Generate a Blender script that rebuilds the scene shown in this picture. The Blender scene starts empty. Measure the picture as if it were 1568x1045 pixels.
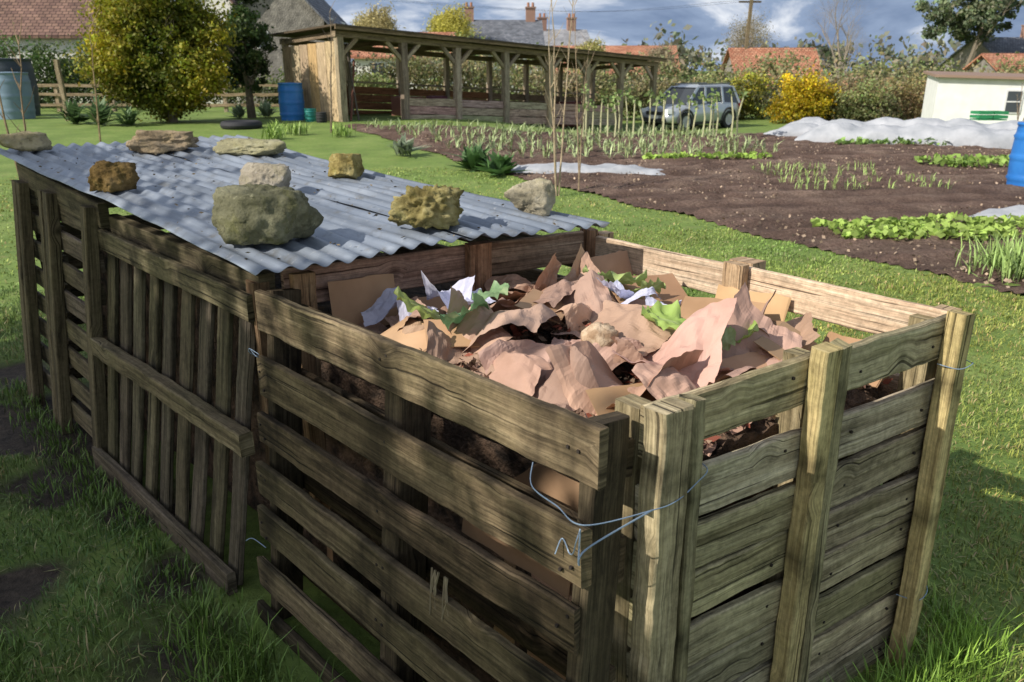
import bpy, math, random, numpy as np
from mathutils import Vector, Matrix, Euler, noise
random.seed(3); rng=np.random.default_rng(5)
SC=bpy.context.scene
COL=SC.collection
def lerp(a,b,t): return a+(b-a)*t
def S(a,b,x):
    t=np.clip((np.asarray(x,dtype=float)-a)/(b-a),0,1); return t*t*(3-2*t)
def zg(x,y):
    return .22*S(12,22,y)*(1-S(-3,3,x)) - .6*S(20,33,y)*S(-4,4,x)
def zgf(x,y): return float(zg(x,y))
def vnoise(x,y,seed=0):
    x=np.asarray(x,float);y=np.asarray(y,float)
    xi=np.floor(x).astype(np.int64); yi=np.floor(y).astype(np.int64)
    fx=x-xi; fy=y-yi; fx=fx*fx*(3-2*fx); fy=fy*fy*(3-2*fy)
    def h(a,b):
        n=(a*374761393+b*668265263+seed*1442695041)&0x7fffffff
        n=((n^(n>>13))*1274126177)&0x7fffffff
        return ((n^(n>>16))&0xffff)/65535.0
    return lerp(lerp(h(xi,yi),h(xi+1,yi),fx),lerp(h(xi,yi+1),h(xi+1,yi+1),fx),fy)
def fbm(x,y,seed=0,o=4):
    r=0;a=.5
    for k in range(o): r=r+a*vnoise(x*2**k,y*2**k,seed+k); a*=.5
    return r
# ------------------------------------------------ node helpers
def nd(nt,typ,props=None,ins=None):
    n=nt.nodes.new(typ)
    for k,v in (props or {}).items(): setattr(n,k,v)
    for k,v in (ins or {}).items():
        s=n.inputs[k]
        if isinstance(v,bpy.types.NodeSocket): nt.links.new(v,s)
        else:
            if hasattr(s.default_value,'__len__') and len(s.default_value)==4 and len(v)==3: v=(*v,1)
            s.default_value=v
    return n
def mixc(nt,f,a,b,blend='MIX'):
    return nd(nt,'ShaderNodeMix',{'data_type':'RGBA','blend_type':blend},{0:f,6:a,7:b}).outputs[2]
def ramp(nt,f,stops):
    n=nd(nt,'ShaderNodeValToRGB',None,{0:f}); e=n.color_ramp.elements
    while len(e)<len(stops): e.new(.5)
    for i,(p,c) in enumerate(stops):
        e[i].position=p
        if not hasattr(c,'__len__'): c=(c,c,c)
        e[i].color=(*c,1)
    return n.outputs[0]
def math_(nt,op,a,b=0.0):
    return nd(nt,'ShaderNodeMath',{'operation':op},{0:a,1:b}).outputs[0]
def noi(nt,vec,scale,detail=4,rough=.55,dist=0):
    return nd(nt,'ShaderNodeTexNoise',None,{'Vector':vec,'Scale':scale,'Detail':detail,'Roughness':rough,'Distortion':dist}).outputs[0]
def finish(nt,col,rough=.8,metal=0,bump=None,bs=.3,bd=.01,transl=0,spec=.5):
    p=nd(nt,'ShaderNodeBsdfPrincipled',None,{'Base Color':col,'Roughness':rough,'Metallic':metal,'Specular IOR Level':spec})
    if bump is not None:
        b=nd(nt,'ShaderNodeBump',None,{'Strength':bs,'Distance':bd,'Height':bump}); nt.links.new(b.outputs[0],p.inputs['Normal'])
    o=nd(nt,'ShaderNodeOutputMaterial'); out=p.outputs[0]
    if transl:
        t=nd(nt,'ShaderNodeBsdfTranslucent',None,{'Color':col})
        out=nd(nt,'ShaderNodeMixShader',None,{0:transl,1:out,2:t.outputs[0]}).outputs[0]
    nt.links.new(out,o.inputs[0])
def newmat(name):
    m=bpy.data.materials.new(name); m.use_nodes=True; m.node_tree.nodes.clear(); return m,m.node_tree
def tintn(nt): return nd(nt,'ShaderNodeAttribute',{'attribute_name':'tint'}).outputs['Color']
def objc(nt): return nd(nt,'ShaderNodeTexCoord').outputs['Object']
def nmat(name,c1,c2,scale=5,rough=.8,metal=0,bs=.3,bd=.01,transl=0,detail=5,lo=.3,hi=.7,spec=.4):
    m,nt=newmat(name); v=objc(nt); n=noi(nt,v,scale,detail)
    c=ramp(nt,n,[(lo,c1),(hi,c2)])
    c=mixc(nt,1.0,c,tintn(nt),'MULTIPLY')
    finish(nt,c,rough,metal,noi(nt,v,scale*4,5) if bs else None,bs,bd,transl,spec); return m
def stone(name,c1,c2,c3,scale,moss=(.13,.13,.03),ms=.6):
    m,nt=newmat(name); v=objc(nt)
    c=ramp(nt,noi(nt,v,scale,9,.68),[(.3,c1),(.5,c2),(.68,c3)])
    c=mixc(nt,math_(nt,'MULTIPLY',ramp(nt,noi(nt,v,scale*.7,7,.7,.5),[(.48,0),(.6,1)]),ms),c,moss)
    c=mixc(nt,ramp(nt,noi(nt,v,scale*5,5,.7),[(.55,0),(.68,.6)]),c,tuple(x*.3 for x in c1))
    c=mixc(nt,ramp(nt,noi(nt,v,scale*3.1,6,.7),[(.6,0),(.7,.55)]),c,tuple(min(.6,x*1.6) for x in c3))
    c=mixc(nt,1.0,c,tintn(nt),'MULTIPLY')
    finish(nt,c,.93,0,noi(nt,v,scale*3,9,.72),1.0,.02,0,.2); return m
def wood(name,dark,mid,light,algae=(.09,.10,.03),alg=.5,knot=.7,grime=.75):
    m,nt=newmat(name)
    tc=nd(nt,'ShaderNodeTexCoord'); uv=tc.outputs['UV']; ob=tc.outputs['Object']
    vor=nd(nt,'ShaderNodeTexVoronoi',None,{'Vector':uv,'Scale':5.5})
    kd=vor.outputs['Distance']
    rnd=nd(nt,'ShaderNodeSeparateColor',None,{0:vor.outputs['Color']}).outputs[0]
    sel=math_(nt,'GREATER_THAN',rnd,.66)
    fall=math_(nt,'MULTIPLY',ramp(nt,kd,[(0,1),(.35,0)]),sel)
    off=nd(nt,'ShaderNodeCombineXYZ',None,{1:math_(nt,'MULTIPLY',fall,.035)}).outputs[0]
    uv2=nd(nt,'ShaderNodeVectorMath',{'operation':'ADD'},{0:uv,1:off}).outputs[0]
    m1=nd(nt,'ShaderNodeMapping',None,{'Vector':uv2,'Scale':(1.3,34,1)}).outputs[0]
    m2=nd(nt,'ShaderNodeMapping',None,{'Vector':uv2,'Scale':(5,190,1)}).outputs[0]
    m3=nd(nt,'ShaderNodeMapping',None,{'Vector':uv2,'Scale':(1.6,90,1),'Location':(3,7,0)}).outputs[0]
    m4=nd(nt,'ShaderNodeMapping',None,{'Vector':uv2,'Scale':(3.2,13,1),'Location':(9,2,0)}).outputs[0]
    g=noi(nt,m1,1.0,5,.6,.7); g2=noi(nt,m2,1.0,4,.6,.2); g3=noi(nt,m3,1.0,3,.5,.3)
    c=ramp(nt,g,[(.28,dark),(.5,mid),(.72,light)])
    c=mixc(nt,1.0,c,ramp(nt,g2,[(.3,.5),(.5,1.0),(.7,1.25)]),'MULTIPLY')
    crack=ramp(nt,g3,[(.32,1),(.38,0)])
    kn=math_(nt,'MULTIPLY',ramp(nt,kd,[(.06,1),(.16,0)]),math_(nt,'MULTIPLY',sel,knot))
    c=mixc(nt,kn,c,tuple(x*.25 for x in dark))
    n1=noi(nt,ob,2.6,7,.68); c=mixc(nt,math_(nt,'MULTIPLY',ramp(nt,n1,[(.42,0),(.6,1)]),alg),c,mixc(nt,.5,algae,c,'MIX'))
    n2=noi(nt,m4,1.0,8,.75,.4); c=mixc(nt,ramp(nt,n2,[(.5,0),(.66,grime)]),c,tuple(x*.45 for x in dark))
    c=mixc(nt,math_(nt,'MULTIPLY',crack,.8),c,tuple(x*.2 for x in dark))
    n3=noi(nt,ob,45,5,.7); c=mixc(nt,1.0,c,ramp(nt,n3,[(.3,.7),(.6,1.12)]),'MULTIPLY')
    c=mixc(nt,1.0,c,tintn(nt),'MULTIPLY')
    h=math_(nt,'ADD',g,math_(nt,'MULTIPLY',g2,.6)); h=math_(nt,'SUBTRACT',h,math_(nt,'MULTIPLY',kn,.5)); h=math_(nt,'SUBTRACT',h,crack)
    finish(nt,c,.85,0,h,.85,.004,0,.22); return m
# ------------------------------------------------ mesh builder
class MB:
    def __init__(s): s.v=[];s.f=[];s.uv=[];s.c=[];s.m=[]
    def add(s,vs,fs,uvs=None,tint=(1,1,1),mi=0):
        o=len(s.v); s.v+=[tuple(v) for v in vs]
        if tint and hasattr(tint[0],'__len__'): s.c+=list(tint)
        else: s.c+=[tuple(tint)]*len(vs)
        for k,f in enumerate(fs):
            s.f.append([o+i for i in f]); s.m.append(mi)
            s.uv+= uvs[k] if uvs else [(vs[i][0]+vs[i][1],vs[i][2]) for i in f]
    def box(s,c,size,R=None,tint=(1,1,1),mi=0):
        c=Vector(c); vs=[]
        for dx in(-.5,.5):
            for dy in(-.5,.5):
                for dz in(-.5,.5):
                    p=Vector((dx*size[0],dy*size[1],dz*size[2]))
                    vs.append(c+(R@p if R else p))
        s.add(vs,[(0,1,3,2),(4,6,7,5),(0,4,5,1),(2,3,7,6),(0,2,6,4),(1,5,7,3)],None,tint,mi)
    def build(s,name,mats,parent=None,smooth=False):
        me=bpy.data.meshes.new(name); me.from_pydata(s.v,[],s.f)
        uvl=me.uv_layers.new(name='UVMap'); uvl.data.foreach_set('uv',np.array(s.uv,np.float32).ravel())
        ca=me.color_attributes.new('tint','FLOAT_COLOR','POINT')
        c=np.ones((len(s.v),4),np.float32); c[:,:3]=np.array(s.c,np.float32); ca.data.foreach_set('color',c.ravel())
        me.polygons.foreach_set('material_index',s.m)
        if smooth: me.polygons.foreach_set('use_smooth',[True]*len(s.f))
        for m in (mats if isinstance(mats,(list,tuple)) else [mats]): me.materials.append(m)
        me.update(); ob=bpy.data.objects.new(name,me); COL.objects.link(ob)
        if parent: ob.parent=parent
        return ob
def empty(name,loc=(0,0,0),rz=0):
    e=bpy.data.objects.new(name,None); COL.objects.link(e); e.location=loc; e.rotation_euler=(0,0,rz); e.empty_display_size=.2; return e
def fast(name,V,k,mat,colors=None,parent=None,smooth=False):
    n=len(V); F=n//k
    me=bpy.data.meshes.new(name); me.vertices.add(n); me.vertices.foreach_set('co',V.astype(np.float32).ravel())
    me.loops.add(n); me.loops.foreach_set('vertex_index',np.arange(n,dtype=np.int32))
    me.polygons.add(F); me.polygons.foreach_set('loop_start',np.arange(0,n,k,dtype=np.int32))
    try: me.polygons.foreach_set('loop_total',np.full(F,k,dtype=np.int32))
    except Exception: pass
    ca=me.color_attributes.new('tint','FLOAT_COLOR','POINT'); c=np.ones((n,4),np.float32)
    if colors is not None: c[:,:3]=colors
    ca.data.foreach_set('color',c.ravel())
    me.materials.append(mat); me.update(calc_edges=True); me.validate()
    ob=bpy.data.objects.new(name,me); COL.objects.link(ob)
    if parent: ob.parent=parent
    return ob
def plank(mb,p0,p1,up,w,t,tint=None,mi=0,wob=.003,seg=None,stains=()):
    p0=Vector(p0);p1=Vector(p1);d=p1-p0;L=d.length;d=d/L
    up=Vector(up); up=(up-d*up.dot(d)).normalized(); n=d.cross(up)
    ch=min(.004,t*.22)
    pr=[(-w/2,-t/2+ch),(-w/2+ch,-t/2),(w/2-ch,-t/2),(w/2,-t/2+ch),(w/2,t/2-ch),(w/2-ch,t/2),(-w/2+ch,t/2),(-w/2,t/2-ch)]
    per=[0]
    for j in range(8):
        a=pr[j];b=pr[(j+1)%8]; per.append(per[-1]+math.hypot(a[0]-b[0],a[1]-b[1]))
    N=seg or max(3,min(60,int(L/.03))); sd=random.random()*90; ru=random.random()*50; rv=random.random()*50
    if tint is None:
        k=random.uniform(.72,1.25); tint=(k,k*random.uniform(.94,1.02),k*random.uniform(.86,1.06))
    vs=[];ts=[]
    for i in range(N+1):
        s=L*i/N
        ox=noise.noise(Vector((sd,s*1.7,0)))*wob*1.5; oy=noise.noise(Vector((sd,s*1.3,7)))*wob*1.2
        for j,(a,b) in enumerate(pr):
            sg=1 if a>0 else -1
            e=noise.noise(Vector((sd+sg*5,s*9,3)))*wob+noise.noise(Vector((sd+sg*5,s*34,5)))*wob*.6
            jag=0
            if i in(0,N): jag=noise.noise(Vector((a*60+sd,b*60,i)))*wob*1.8
            vs.append(p0+d*(s+jag)+up*(a+ox+e*sg*.8)+n*(b+oy))
            k=1+.18*noise.noise(Vector((sd,s*4,sg*.7)))
            for q in stains:
                k*=1-.62*math.exp(-((s-q*L+sg*.012+.02*noise.noise(Vector((sd,q*9,1))))/.032)**2)
            ts.append((tint[0]*k,tint[1]*k,tint[2]*k))
    fs=[];uvs=[]
    for i in range(N):
        for j in range(8):
            j2=(j+1)%8
            fs.append((i*8+j,i*8+j2,(i+1)*8+j2,(i+1)*8+j))
            u0=L*i/N+ru;u1=L*(i+1)/N+ru;a=per[j]+rv;b=per[j+1]+rv
            uvs.append([(u0,a),(u0,b),(u1,b),(u1,a)])
    fs.append(tuple(range(7,-1,-1))); uvs.append([(ru+pr[j][1]*.3,rv+pr[j][0]) for j in range(7,-1,-1)])
    fs.append(tuple(N*8+j for j in range(8))); uvs.append([(ru+pr[j][1]*.3,rv+pr[j][0]) for j in range(8)])
    mb.add(vs,fs,uvs,ts,mi)
def tube(mb,pts,rad,sides=5,tint=(1,1,1),mi=0):
    pts=[Vector(p) for p in pts]; n=len(pts)
    if not hasattr(rad,'__len__'): rad=[rad]*n
    vs=[];fs=[];uvs=[]
    ref=Vector((.3,.5,.8))
    for i,p in enumerate(pts):
        d=(pts[min(i+1,n-1)]-pts[max(i-1,0)])
        if d.length<1e-7: d=Vector((0,0,1))
        d.normalize()
        a=d.cross(ref)
        if a.length<.05: a=d.cross(Vector((1,0,0)))
        a.normalize(); b=d.cross(a)
        for k in range(sides):
            t=2*math.pi*k/sides; vs.append(p+(a*math.cos(t)+b*math.sin(t))*rad[i])
    for i in range(n-1):
        for k in range(sides):
            k2=(k+1)%sides; fs.append((i*sides+k,i*sides+k2,(i+1)*sides+k2,(i+1)*sides+k)); uvs.append([(i*.1,k*.05),(i*.1,k*.05+.05),(i*.1+.1,k*.05+.05),(i*.1+.1,k*.05)])
    mb.add(vs,fs,uvs,tint,mi)
def lathe(mb,c,prof,sides=28,tint=(1,1,1),mi=0):
    c=Vector(c);vs=[];fs=[]
    for r,z in prof:
        for k in range(sides):
            t=2*math.pi*k/sides; vs.append(c+Vector((r*math.cos(t),r*math.sin(t),z)))
    for i in range(len(prof)-1):
        for k in range(sides):
            k2=(k+1)%sides; fs.append((i*sides+k,i*sides+k2,(i+1)*sides+k2,(i+1)*sides+k))
    mb.add(vs,fs,None,tint,mi)
# ------------------------------------------------ leaf / blade cards
def blades(P,L,W,lean,colors,tipc=1.25,droop=.35,basec=.6):
    n=len(P); az=rng.uniform(0,2*np.pi,n); L=np.broadcast_to(L,(n,)); W=np.broadcast_to(W,(n,))
    le=np.abs(rng.normal(0,1,n))*lean
    dx=np.cos(az);dy=np.sin(az)
    hz=np.cos(le)*L; hr=np.sin(le)*L
    side=np.stack([-dy,dx,np.zeros(n)],1)*W[:,None]/2
    mid=P+np.stack([dx*hr*.4,dy*hr*.4,hz*.55],1)
    tip=P+np.stack([dx*hr*(1+droop),dy*hr*(1+droop),hz*(1-droop*.3)],1)
    V=np.stack([P,mid+side,tip,mid-side],1).reshape(-1,3)
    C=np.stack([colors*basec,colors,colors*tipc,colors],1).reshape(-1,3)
    return V,C
def cards(P,size,colors,flat=0.0,asp=.6):
    n=len(P); d=rng.normal(0,1,(n,3)); d[:,2]*=(1-flat); d/=np.linalg.norm(d,axis=1)[:,None]+1e-9
    e=rng.normal(0,1,(n,3)); s=np.cross(d,e); s/=np.linalg.norm(s,axis=1)[:,None]+1e-9
    sz=size*rng.uniform(.6,1.4,n)[:,None]
    V=np.stack([P-d*sz*.5,P+s*sz*asp*.5,P+d*sz*.5,P-s*sz*asp*.5],1).reshape(-1,3)
    C=np.repeat(colors,4,axis=0); return V,C
def cloudpts(ells,n,clump=.25,nclump=120,shell=.5):
    vol=np.array([e[3]*e[4]*e[5] for e in ells]); vol=vol**.7; vol/=vol.sum(); out=[];sh=[]
    for e,w in zip(ells,vol):
        nc=max(6,int(nclump*w)); m=max(10,int(n*w))
        d=rng.normal(0,1,(nc,3)); d/=np.linalg.norm(d,axis=1)[:,None]
        r=rng.uniform(shell,1.05,nc)**.7
        cc=d*r[:,None]*np.array(e[3:6])+np.array(e[:3])
        idx=rng.integers(0,nc,m); sz=clump*min(e[3:6])*rng.uniform(.6,1.6,nc)
        p=cc[idx]+rng.normal(0,1,(m,3))*sz[idx][:,None]*np.array([1,1,.7])
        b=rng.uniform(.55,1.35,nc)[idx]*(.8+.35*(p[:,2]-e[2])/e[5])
        out.append(p); sh.append(b)
    return np.concatenate(out),np.clip(np.concatenate(sh),.3,1.8)
def foliage(name,ells,n,size,col,mat,var=.15,clump=.25,nclump=120,parent=None,asp=.6,shell=.5,col2=None):
    P,b=cloudpts(ells,n,clump,nclump,shell)
    c=np.array(col)[None,:]*np.ones((len(P),1))
    if col2 is not None:
        t=(rng.uniform(0,1,len(P))*.5+vnoise(P[:,0]*.9+P[:,1]*.7,P[:,2]*.9,4)*.9)[:,None]; t=np.clip(t-.2,0,1); c=c*(1-t)+np.array(col2)[None,:]*t
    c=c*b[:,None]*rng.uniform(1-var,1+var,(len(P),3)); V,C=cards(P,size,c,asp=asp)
    return fast(name,V,4,mat,C,parent)
def grow(mb,p,d,L,r,depth,tips,nch=3,spread=.6,ratio=.72,up=.15,sides=5,tint=(1,1,1)):
    pts=[p.copy()];rs=[r]; q=p.copy(); dd=d.copy(); segs=3
    for i in range(segs):
        dd=(dd+Vector((random.uniform(-1,1),random.uniform(-1,1),random.uniform(-.6,1)))*.13).normalized()
        q=q+dd*L/segs; pts.append(q.copy()); rs.append(r*(1-.35*(i+1)/segs))
    tube(mb,pts,rs,sides if depth>2 else 3,tint)
    tips.append(q.copy())
    if depth==0: return
    for k in range(nch):
        t=random.uniform(.5,1) if k else 1
        idx=min(segs,int(round(t*segs))); b=pts[idx]
        rv=Vector((random.gauss(0,1),random.gauss(0,1),random.gauss(0,.7))); rv=(rv-dd*rv.dot(dd)).normalized()
        nd_=(dd+rv*spread*random.uniform(.5,1.3)+Vector((0,0,up))).normalized()
        grow(mb,b,nd_,L*ratio*random.uniform(.75,1.15),rs[idx]*random.uniform(.5,.68),depth-1,tips,nch,spread,ratio,up,sides,tint)
# ------------------------------------------------ materials
W_left=wood('wood_weathered_shaded',(.052,.039,.026),(.138,.108,.072),(.25,.205,.14),(.09,.095,.035),.4,.85,.85)  # weathered tone, darkened further to carry the side wall's shade
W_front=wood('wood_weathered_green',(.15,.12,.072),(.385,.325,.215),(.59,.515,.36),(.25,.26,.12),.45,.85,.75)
W_new=wood('wood_fresh',(.44,.30,.20),(.64,.48,.34),(.76,.62,.47),(.40,.34,.2),.15,.9,.3)
W_red=wood('wood_reddish',(.20,.115,.075),(.42,.28,.19),(.58,.42,.30),(.26,.22,.12),.25,.8,.6)
W_slat=wood('wood_grey',(.056,.044,.03),(.145,.118,.08),(.25,.21,.148),(.10,.105,.045),.45,.75,.8)
W_shed=wood('wood_shed',(.2,.15,.11),(.40,.32,.23),(.55,.46,.35),(.25,.24,.14),.25)
M_leaf=nmat('foliage',(.8,.8,.8),(1.1,1.1,1.1),8,.6,0,0,transl=.3)
M_grass=nmat('grass_blades',(.8,.85,.75),(1.2,1.15,1.15),2.5,.5,0,0)
M_bark=nmat('bark',(.11,.09,.065),(.24,.2,.15),14,.9,0,.5,.01)
M_barkfar=nmat('bark_grey',(.22,.185,.15),(.34,.29,.23),6,.9,0,0)
M_rock=stone('stone_grey',(.08,.08,.058),(.19,.18,.135),(.34,.32,.25),8)
M_rock2=stone('stone_ochre',(.11,.085,.03),(.30,.25,.11),(.50,.44,.25),10,(.2,.19,.04),.5)
M_rock3=stone('stone_pale',(.22,.20,.15),(.42,.39,.31),(.56,.53,.45),7,(.27,.26,.10),.35)
M_paper=nmat('kraft_paper',(.33,.215,.16),(.50,.345,.265),5,.75,0,.5,.003)
M_card=nmat('cardboard',(.35,.22,.125),(.50,.33,.20),5,.85,0,.2,.002)
M_white=nmat('tissue_paper',(.58,.58,.74),(.72,.72,.86),8,.7,0,.2,.004,transl=.15)
M_veg=nmat('vegetable_leaf',(.85,.85,.8),(1.1,1.1,1.1),12,.45,0,.3,.004,transl=.25)
M_rot=nmat('compost_scraps',(.03,.02,.014),(.2,.125,.08),16,.85,0,1,.03,detail=8,lo=.35,hi=.62)
M_metalwire=nmat('wire_blue',(.22,.30,.42),(.3,.4,.52),20,.45,.2,0)
M_plain=nmat('plain',(1,1,1),(.86,.86,.86),3,.75,0,.1,.01)
M_straw=nmat('dry_straw',(.18,.14,.09),(.3,.25,.16),30,.8,0,0)
M_blue=nmat('blue_plastic',(.02,.14,.45),(.035,.2,.56),3,.4,0,0)
M_fleece=nmat('fleece',(.36,.38,.41),(.58,.59,.62),2.2,.8,0,.5,.04,transl=.15)
M_glass=nmat('dark_glass',(.02,.025,.03),(.03,.035,.04),2,.08,0,0,spec=.8)
m,nt=newmat('corrugated_steel'); tc=nd(nt,'ShaderNodeTexCoord'); ob_=tc.outputs['Object']; uv_=tc.outputs['UV']
a=noi(nt,ob_,3,6,.6); b_=noi(nt,nd(nt,'ShaderNodeMapping',None,{'Vector':uv_,'Scale':(1.2,22,1)}).outputs[0],1,5,.6)
c=ramp(nt,a,[(.3,(.17,.20,.25)),(.55,(.26,.295,.35)),(.75,(.36,.395,.445))])
c=mixc(nt,1.0,c,ramp(nt,b_,[(.3,.65),(.6,1.1)]),'MULTIPLY')
c=mixc(nt,ramp(nt,noi(nt,ob_,9,7,.7),[(.54,0),(.68,.7)]),c,(.13,.12,.10))
c=mixc(nt,ramp(nt,noi(nt,ob_,55,3,.6),[(.62,0),(.72,.4)]),c,(.5,.5,.5))
finish(nt,c,.48,.35,noi(nt,ob_,40,4),.15,.002); M_steel=m
# ------------------------------------------------ ground
def inpoly(x,y,poly):
    r=np.zeros(np.shape(x),bool); n=len(poly)
    for i in range(n):
        x1,y1=poly[i];x2,y2=poly[(i+1)%n]
        cnd=((y1>y)!=(y2>y))&(x<(x2-x1)*(y-y1)/(y2-y1+1e-12)+x1); r^=cnd
    return r
BIN=[(.12,1.15),(-.9,2.1),(-2.55,3.95),(-1.6,4.9),(.3,3.1),(1.2,2.02),(.3,1.32)]
def beddist(x,y): return (x-3.80)*.883+(y-5.85)*.47
def inbed(x,y): return (beddist(x,y)+(vnoise(x*2,y*2,9)-.5)*.16>0)&(y<21.3+.4*vnoise(x,y*0,2))&(x<17)
def mud(x,y):
    r=0
    for cx,cy,ra,k in [(-2.35,3.55,.42,.9),(-1.62,2.3,.2,.55),(-1.25,2.35,.2,.35),(-1.9,3.0,.25,.55),(-1.05,1.9,.2,.4),(-1.5,2.75,.2,.5),(2.9,3.3,.18,.6),(3.6,3.9,.2,.5),(-2.9,4.3,.4,.4)]:
        r=np.maximum(r,k*np.exp(-((x-cx)**2+(y-cy)**2)/ra**2))
    return np.clip((r+ (fbm(x*3.5,y*3.5,3)-.5)*1.2)*1.2,0,1)*(r>.03)
def axis(segs):
    out=[]
    for a,b,s in segs: out+=list(np.arange(a,b,s))
    return np.array(out+[segs[-1][1]])
gx=axis([(-600,-100,50),(-100,-30,7),(-30,-5,1),(-5,6,.07),(6,30,1),(30,100,7),(100,600,50)])
gy=axis([(-60,-8,6),(-8,.5,.6),(.5,8,.07),(8,40,.8),(40,120,8),(120,900,60)])
X,Y=np.meshgrid(gx,gy); nx,ny=len(gx),len(gy)
MU=mud(X,Y); Z=zg(X,Y)+(fbm(X*1.3,Y*1.3,1)-.47)*.05*(Y<12)+(fbm(X*9,Y*9,1)-.47)*.02*(Y<8)-MU*.02
V=np.stack([X,Y,Z],-1).reshape(-1,3)
idx=np.arange(nx*ny).reshape(ny,nx); F=np.stack([idx[:-1,:-1],idx[:-1,1:],idx[1:,1:],idx[1:,:-1]],-1).reshape(-1,4)
def gridmesh(name,V,F,colors,mat,parent=None,smooth=True):
    me=bpy.data.meshes.new(name); me.vertices.add(len(V)); me.vertices.foreach_set('co',V.astype(np.float32).ravel())
    me.loops.add(F.size); me.loops.foreach_set('vertex_index',F.astype(np.int32).ravel()); me.polygons.add(len(F)); me.polygons.foreach_set('loop_start',np.arange(0,F.size,4,dtype=np.int32))
    ca=me.color_attributes.new('tint','FLOAT_COLOR','POINT'); c=np.ones((len(V),4),np.float32); c[:,:3]=colors; ca.data.foreach_set('color',c.ravel())
    me.materials.append(mat); me.update(calc_edges=True); me.validate()
    if smooth: me.polygons.foreach_set('use_smooth',[True]*len(me.polygons))
    ob=bpy.data.objects.new(name,me); COL.objects.link(ob)
    if parent: ob.parent=parent
    return ob
m,nt=newmat('lawn'); v=objc(nt)
c=ramp(nt,noi(nt,v,1.1,8,.7),[(.3,(.12,.19,.04)),(.5,(.19,.275,.06)),(.7,(.27,.34,.095))])
c=mixc(nt,ramp(nt,noi(nt,v,22,5,.7),[(.42,0),(.64,.55)]),c,(.085,.13,.03))
c=mixc(nt,ramp(nt,noi(nt,v,5,7,.72),[(.55,0),(.7,.6)]),c,(.26,.23,.10))
sep=nd(nt,'ShaderNodeSeparateColor',None,{0:tintn(nt)}).outputs[0]
soil=ramp(nt,noi(nt,v,30,6,.7),[(.35,(.03,.022,.016)),(.7,(.10,.075,.055))])
c=mixc(nt,ramp(nt,sep,[(.15,0),(.5,1)]),c,soil)
finish(nt,c,.8,0,noi(nt,v,60,5,.7),.6,.02,0,.3); M_lawn=m
gridmesh('ground',V,F,np.stack([MU.ravel()]*3,1),M_lawn)
bx=np.arange(-5,17.2,.075); by=np.arange(4.6,22,.075); X,Y=np.meshgrid(bx,by)
inn=inbed(X,Y); vrow=Y*.985-X*.17
edge=np.clip(beddist(X,Y)/.35,0,1)
Z=zg(X,Y)+.012+edge*(.04+.022*np.sin(vrow*2*np.pi/.62)+(fbm(X*5,Y*5,11)-.47)*.08+(fbm(X*1.2,Y*1.2,12)-.47)*.06)
idx=np.arange(X.size).reshape(X.shape); F=np.stack([idx[:-1,:-1],idx[:-1,1:],idx[1:,1:],idx[1:,:-1]],-1)
keep=inn[:-1,:-1]&inn[1:,1:]&inn[:-1,1:]&inn[1:,:-1]; F=F[keep]
m,nt=newmat('garden_soil'); v=objc(nt)
c=ramp(nt,noi(nt,v,1.0,8,.72),[(.35,(.11,.07,.054)),(.5,(.19,.125,.098)),(.66,(.30,.215,.165))])
c=mixc(nt,ramp(nt,noi(nt,v,28,5,.75),[(.4,.6),(.58,0)]),c,(.05,.032,.024))
c=mixc(nt,ramp(nt,noi(nt,v,45,4,.7),[(.6,0),(.68,.7)]),c,(.42,.31,.22))
c=mixc(nt,1.0,c,tintn(nt),'MULTIPLY')
finish(nt,c,.95,0,noi(nt,v,25,6,.75),1,.05,0,.15); M_soil=m
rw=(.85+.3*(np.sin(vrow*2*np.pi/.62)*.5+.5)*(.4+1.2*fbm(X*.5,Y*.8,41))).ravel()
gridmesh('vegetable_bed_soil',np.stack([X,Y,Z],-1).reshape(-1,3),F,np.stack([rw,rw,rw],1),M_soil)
n=16000; x=rng.uniform(-4,14,n); y=5+rng.uniform(0,1,n)**1.5*15; k=inbed(x,y)&(vnoise(x*.7,y*1.6,21)>.35); x=x[k];y=y[k]
P=np.stack([x,y,zg(x,y)+.06+rng.uniform(0,.03,len(x))],1); cc=np.array([.42,.31,.22])[None]*rng.uniform(.3,1.3,(len(x),1))
Vc,Cc=cards(P,.035,cc,flat=.5,asp=.8); fast('soil_clods',Vc,4,M_plain,Cc)
# ------------------------------------------------ grass blades
def grassfield(name,n,xr,yr,L,W,col,pow_=1,lean=.5,msk=None):
    x=rng.uniform(*xr,n); y=yr[0]+(yr[1]-yr[0])*rng.uniform(0,1,n)**pow_
    k=(~inpoly(x,y,BIN))&(~inbed(x,y))&(np.abs(x)<y*.72+.6)
    k&=(mud(x,y)<rng.uniform(.15,.6,n))
    k&=(fbm(x*5,y*5,77)>rng.uniform(.1,.42,n))
    x=x[k];y=y[k];n=len(x)
    z=zg(x,y)+(fbm(x*1.3,y*1.3,1)-.47)*.05*(y<12)-.004
    tn=fbm(x*1.5,y*1.5,31)
    c=np.array(col)[None]*(.5+1.05*tn[:,None])*rng.uniform(.6,1.4,(n,1))
    yl=(rng.uniform(0,1,n)<.13)[:,None]; c=np.where(yl,np.array([.36,.31,.15])[None],c); c[:,0]*=1+.7*(vnoise(x*.8,y*.8,5)-.4)
    l=L*rng.uniform(.4,1.35,n)*(.5+1.0*vnoise(x*4,y*4,8))
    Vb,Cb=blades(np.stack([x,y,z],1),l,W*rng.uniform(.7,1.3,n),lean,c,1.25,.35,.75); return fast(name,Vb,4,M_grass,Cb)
grassfield('lawn_grass',150000,(-4.5,.3),(1.5,6.0),.045,.0042,(.13,.205,.05),1.2,.65)  # left lawn's shade is put into this darker blade colour
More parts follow.
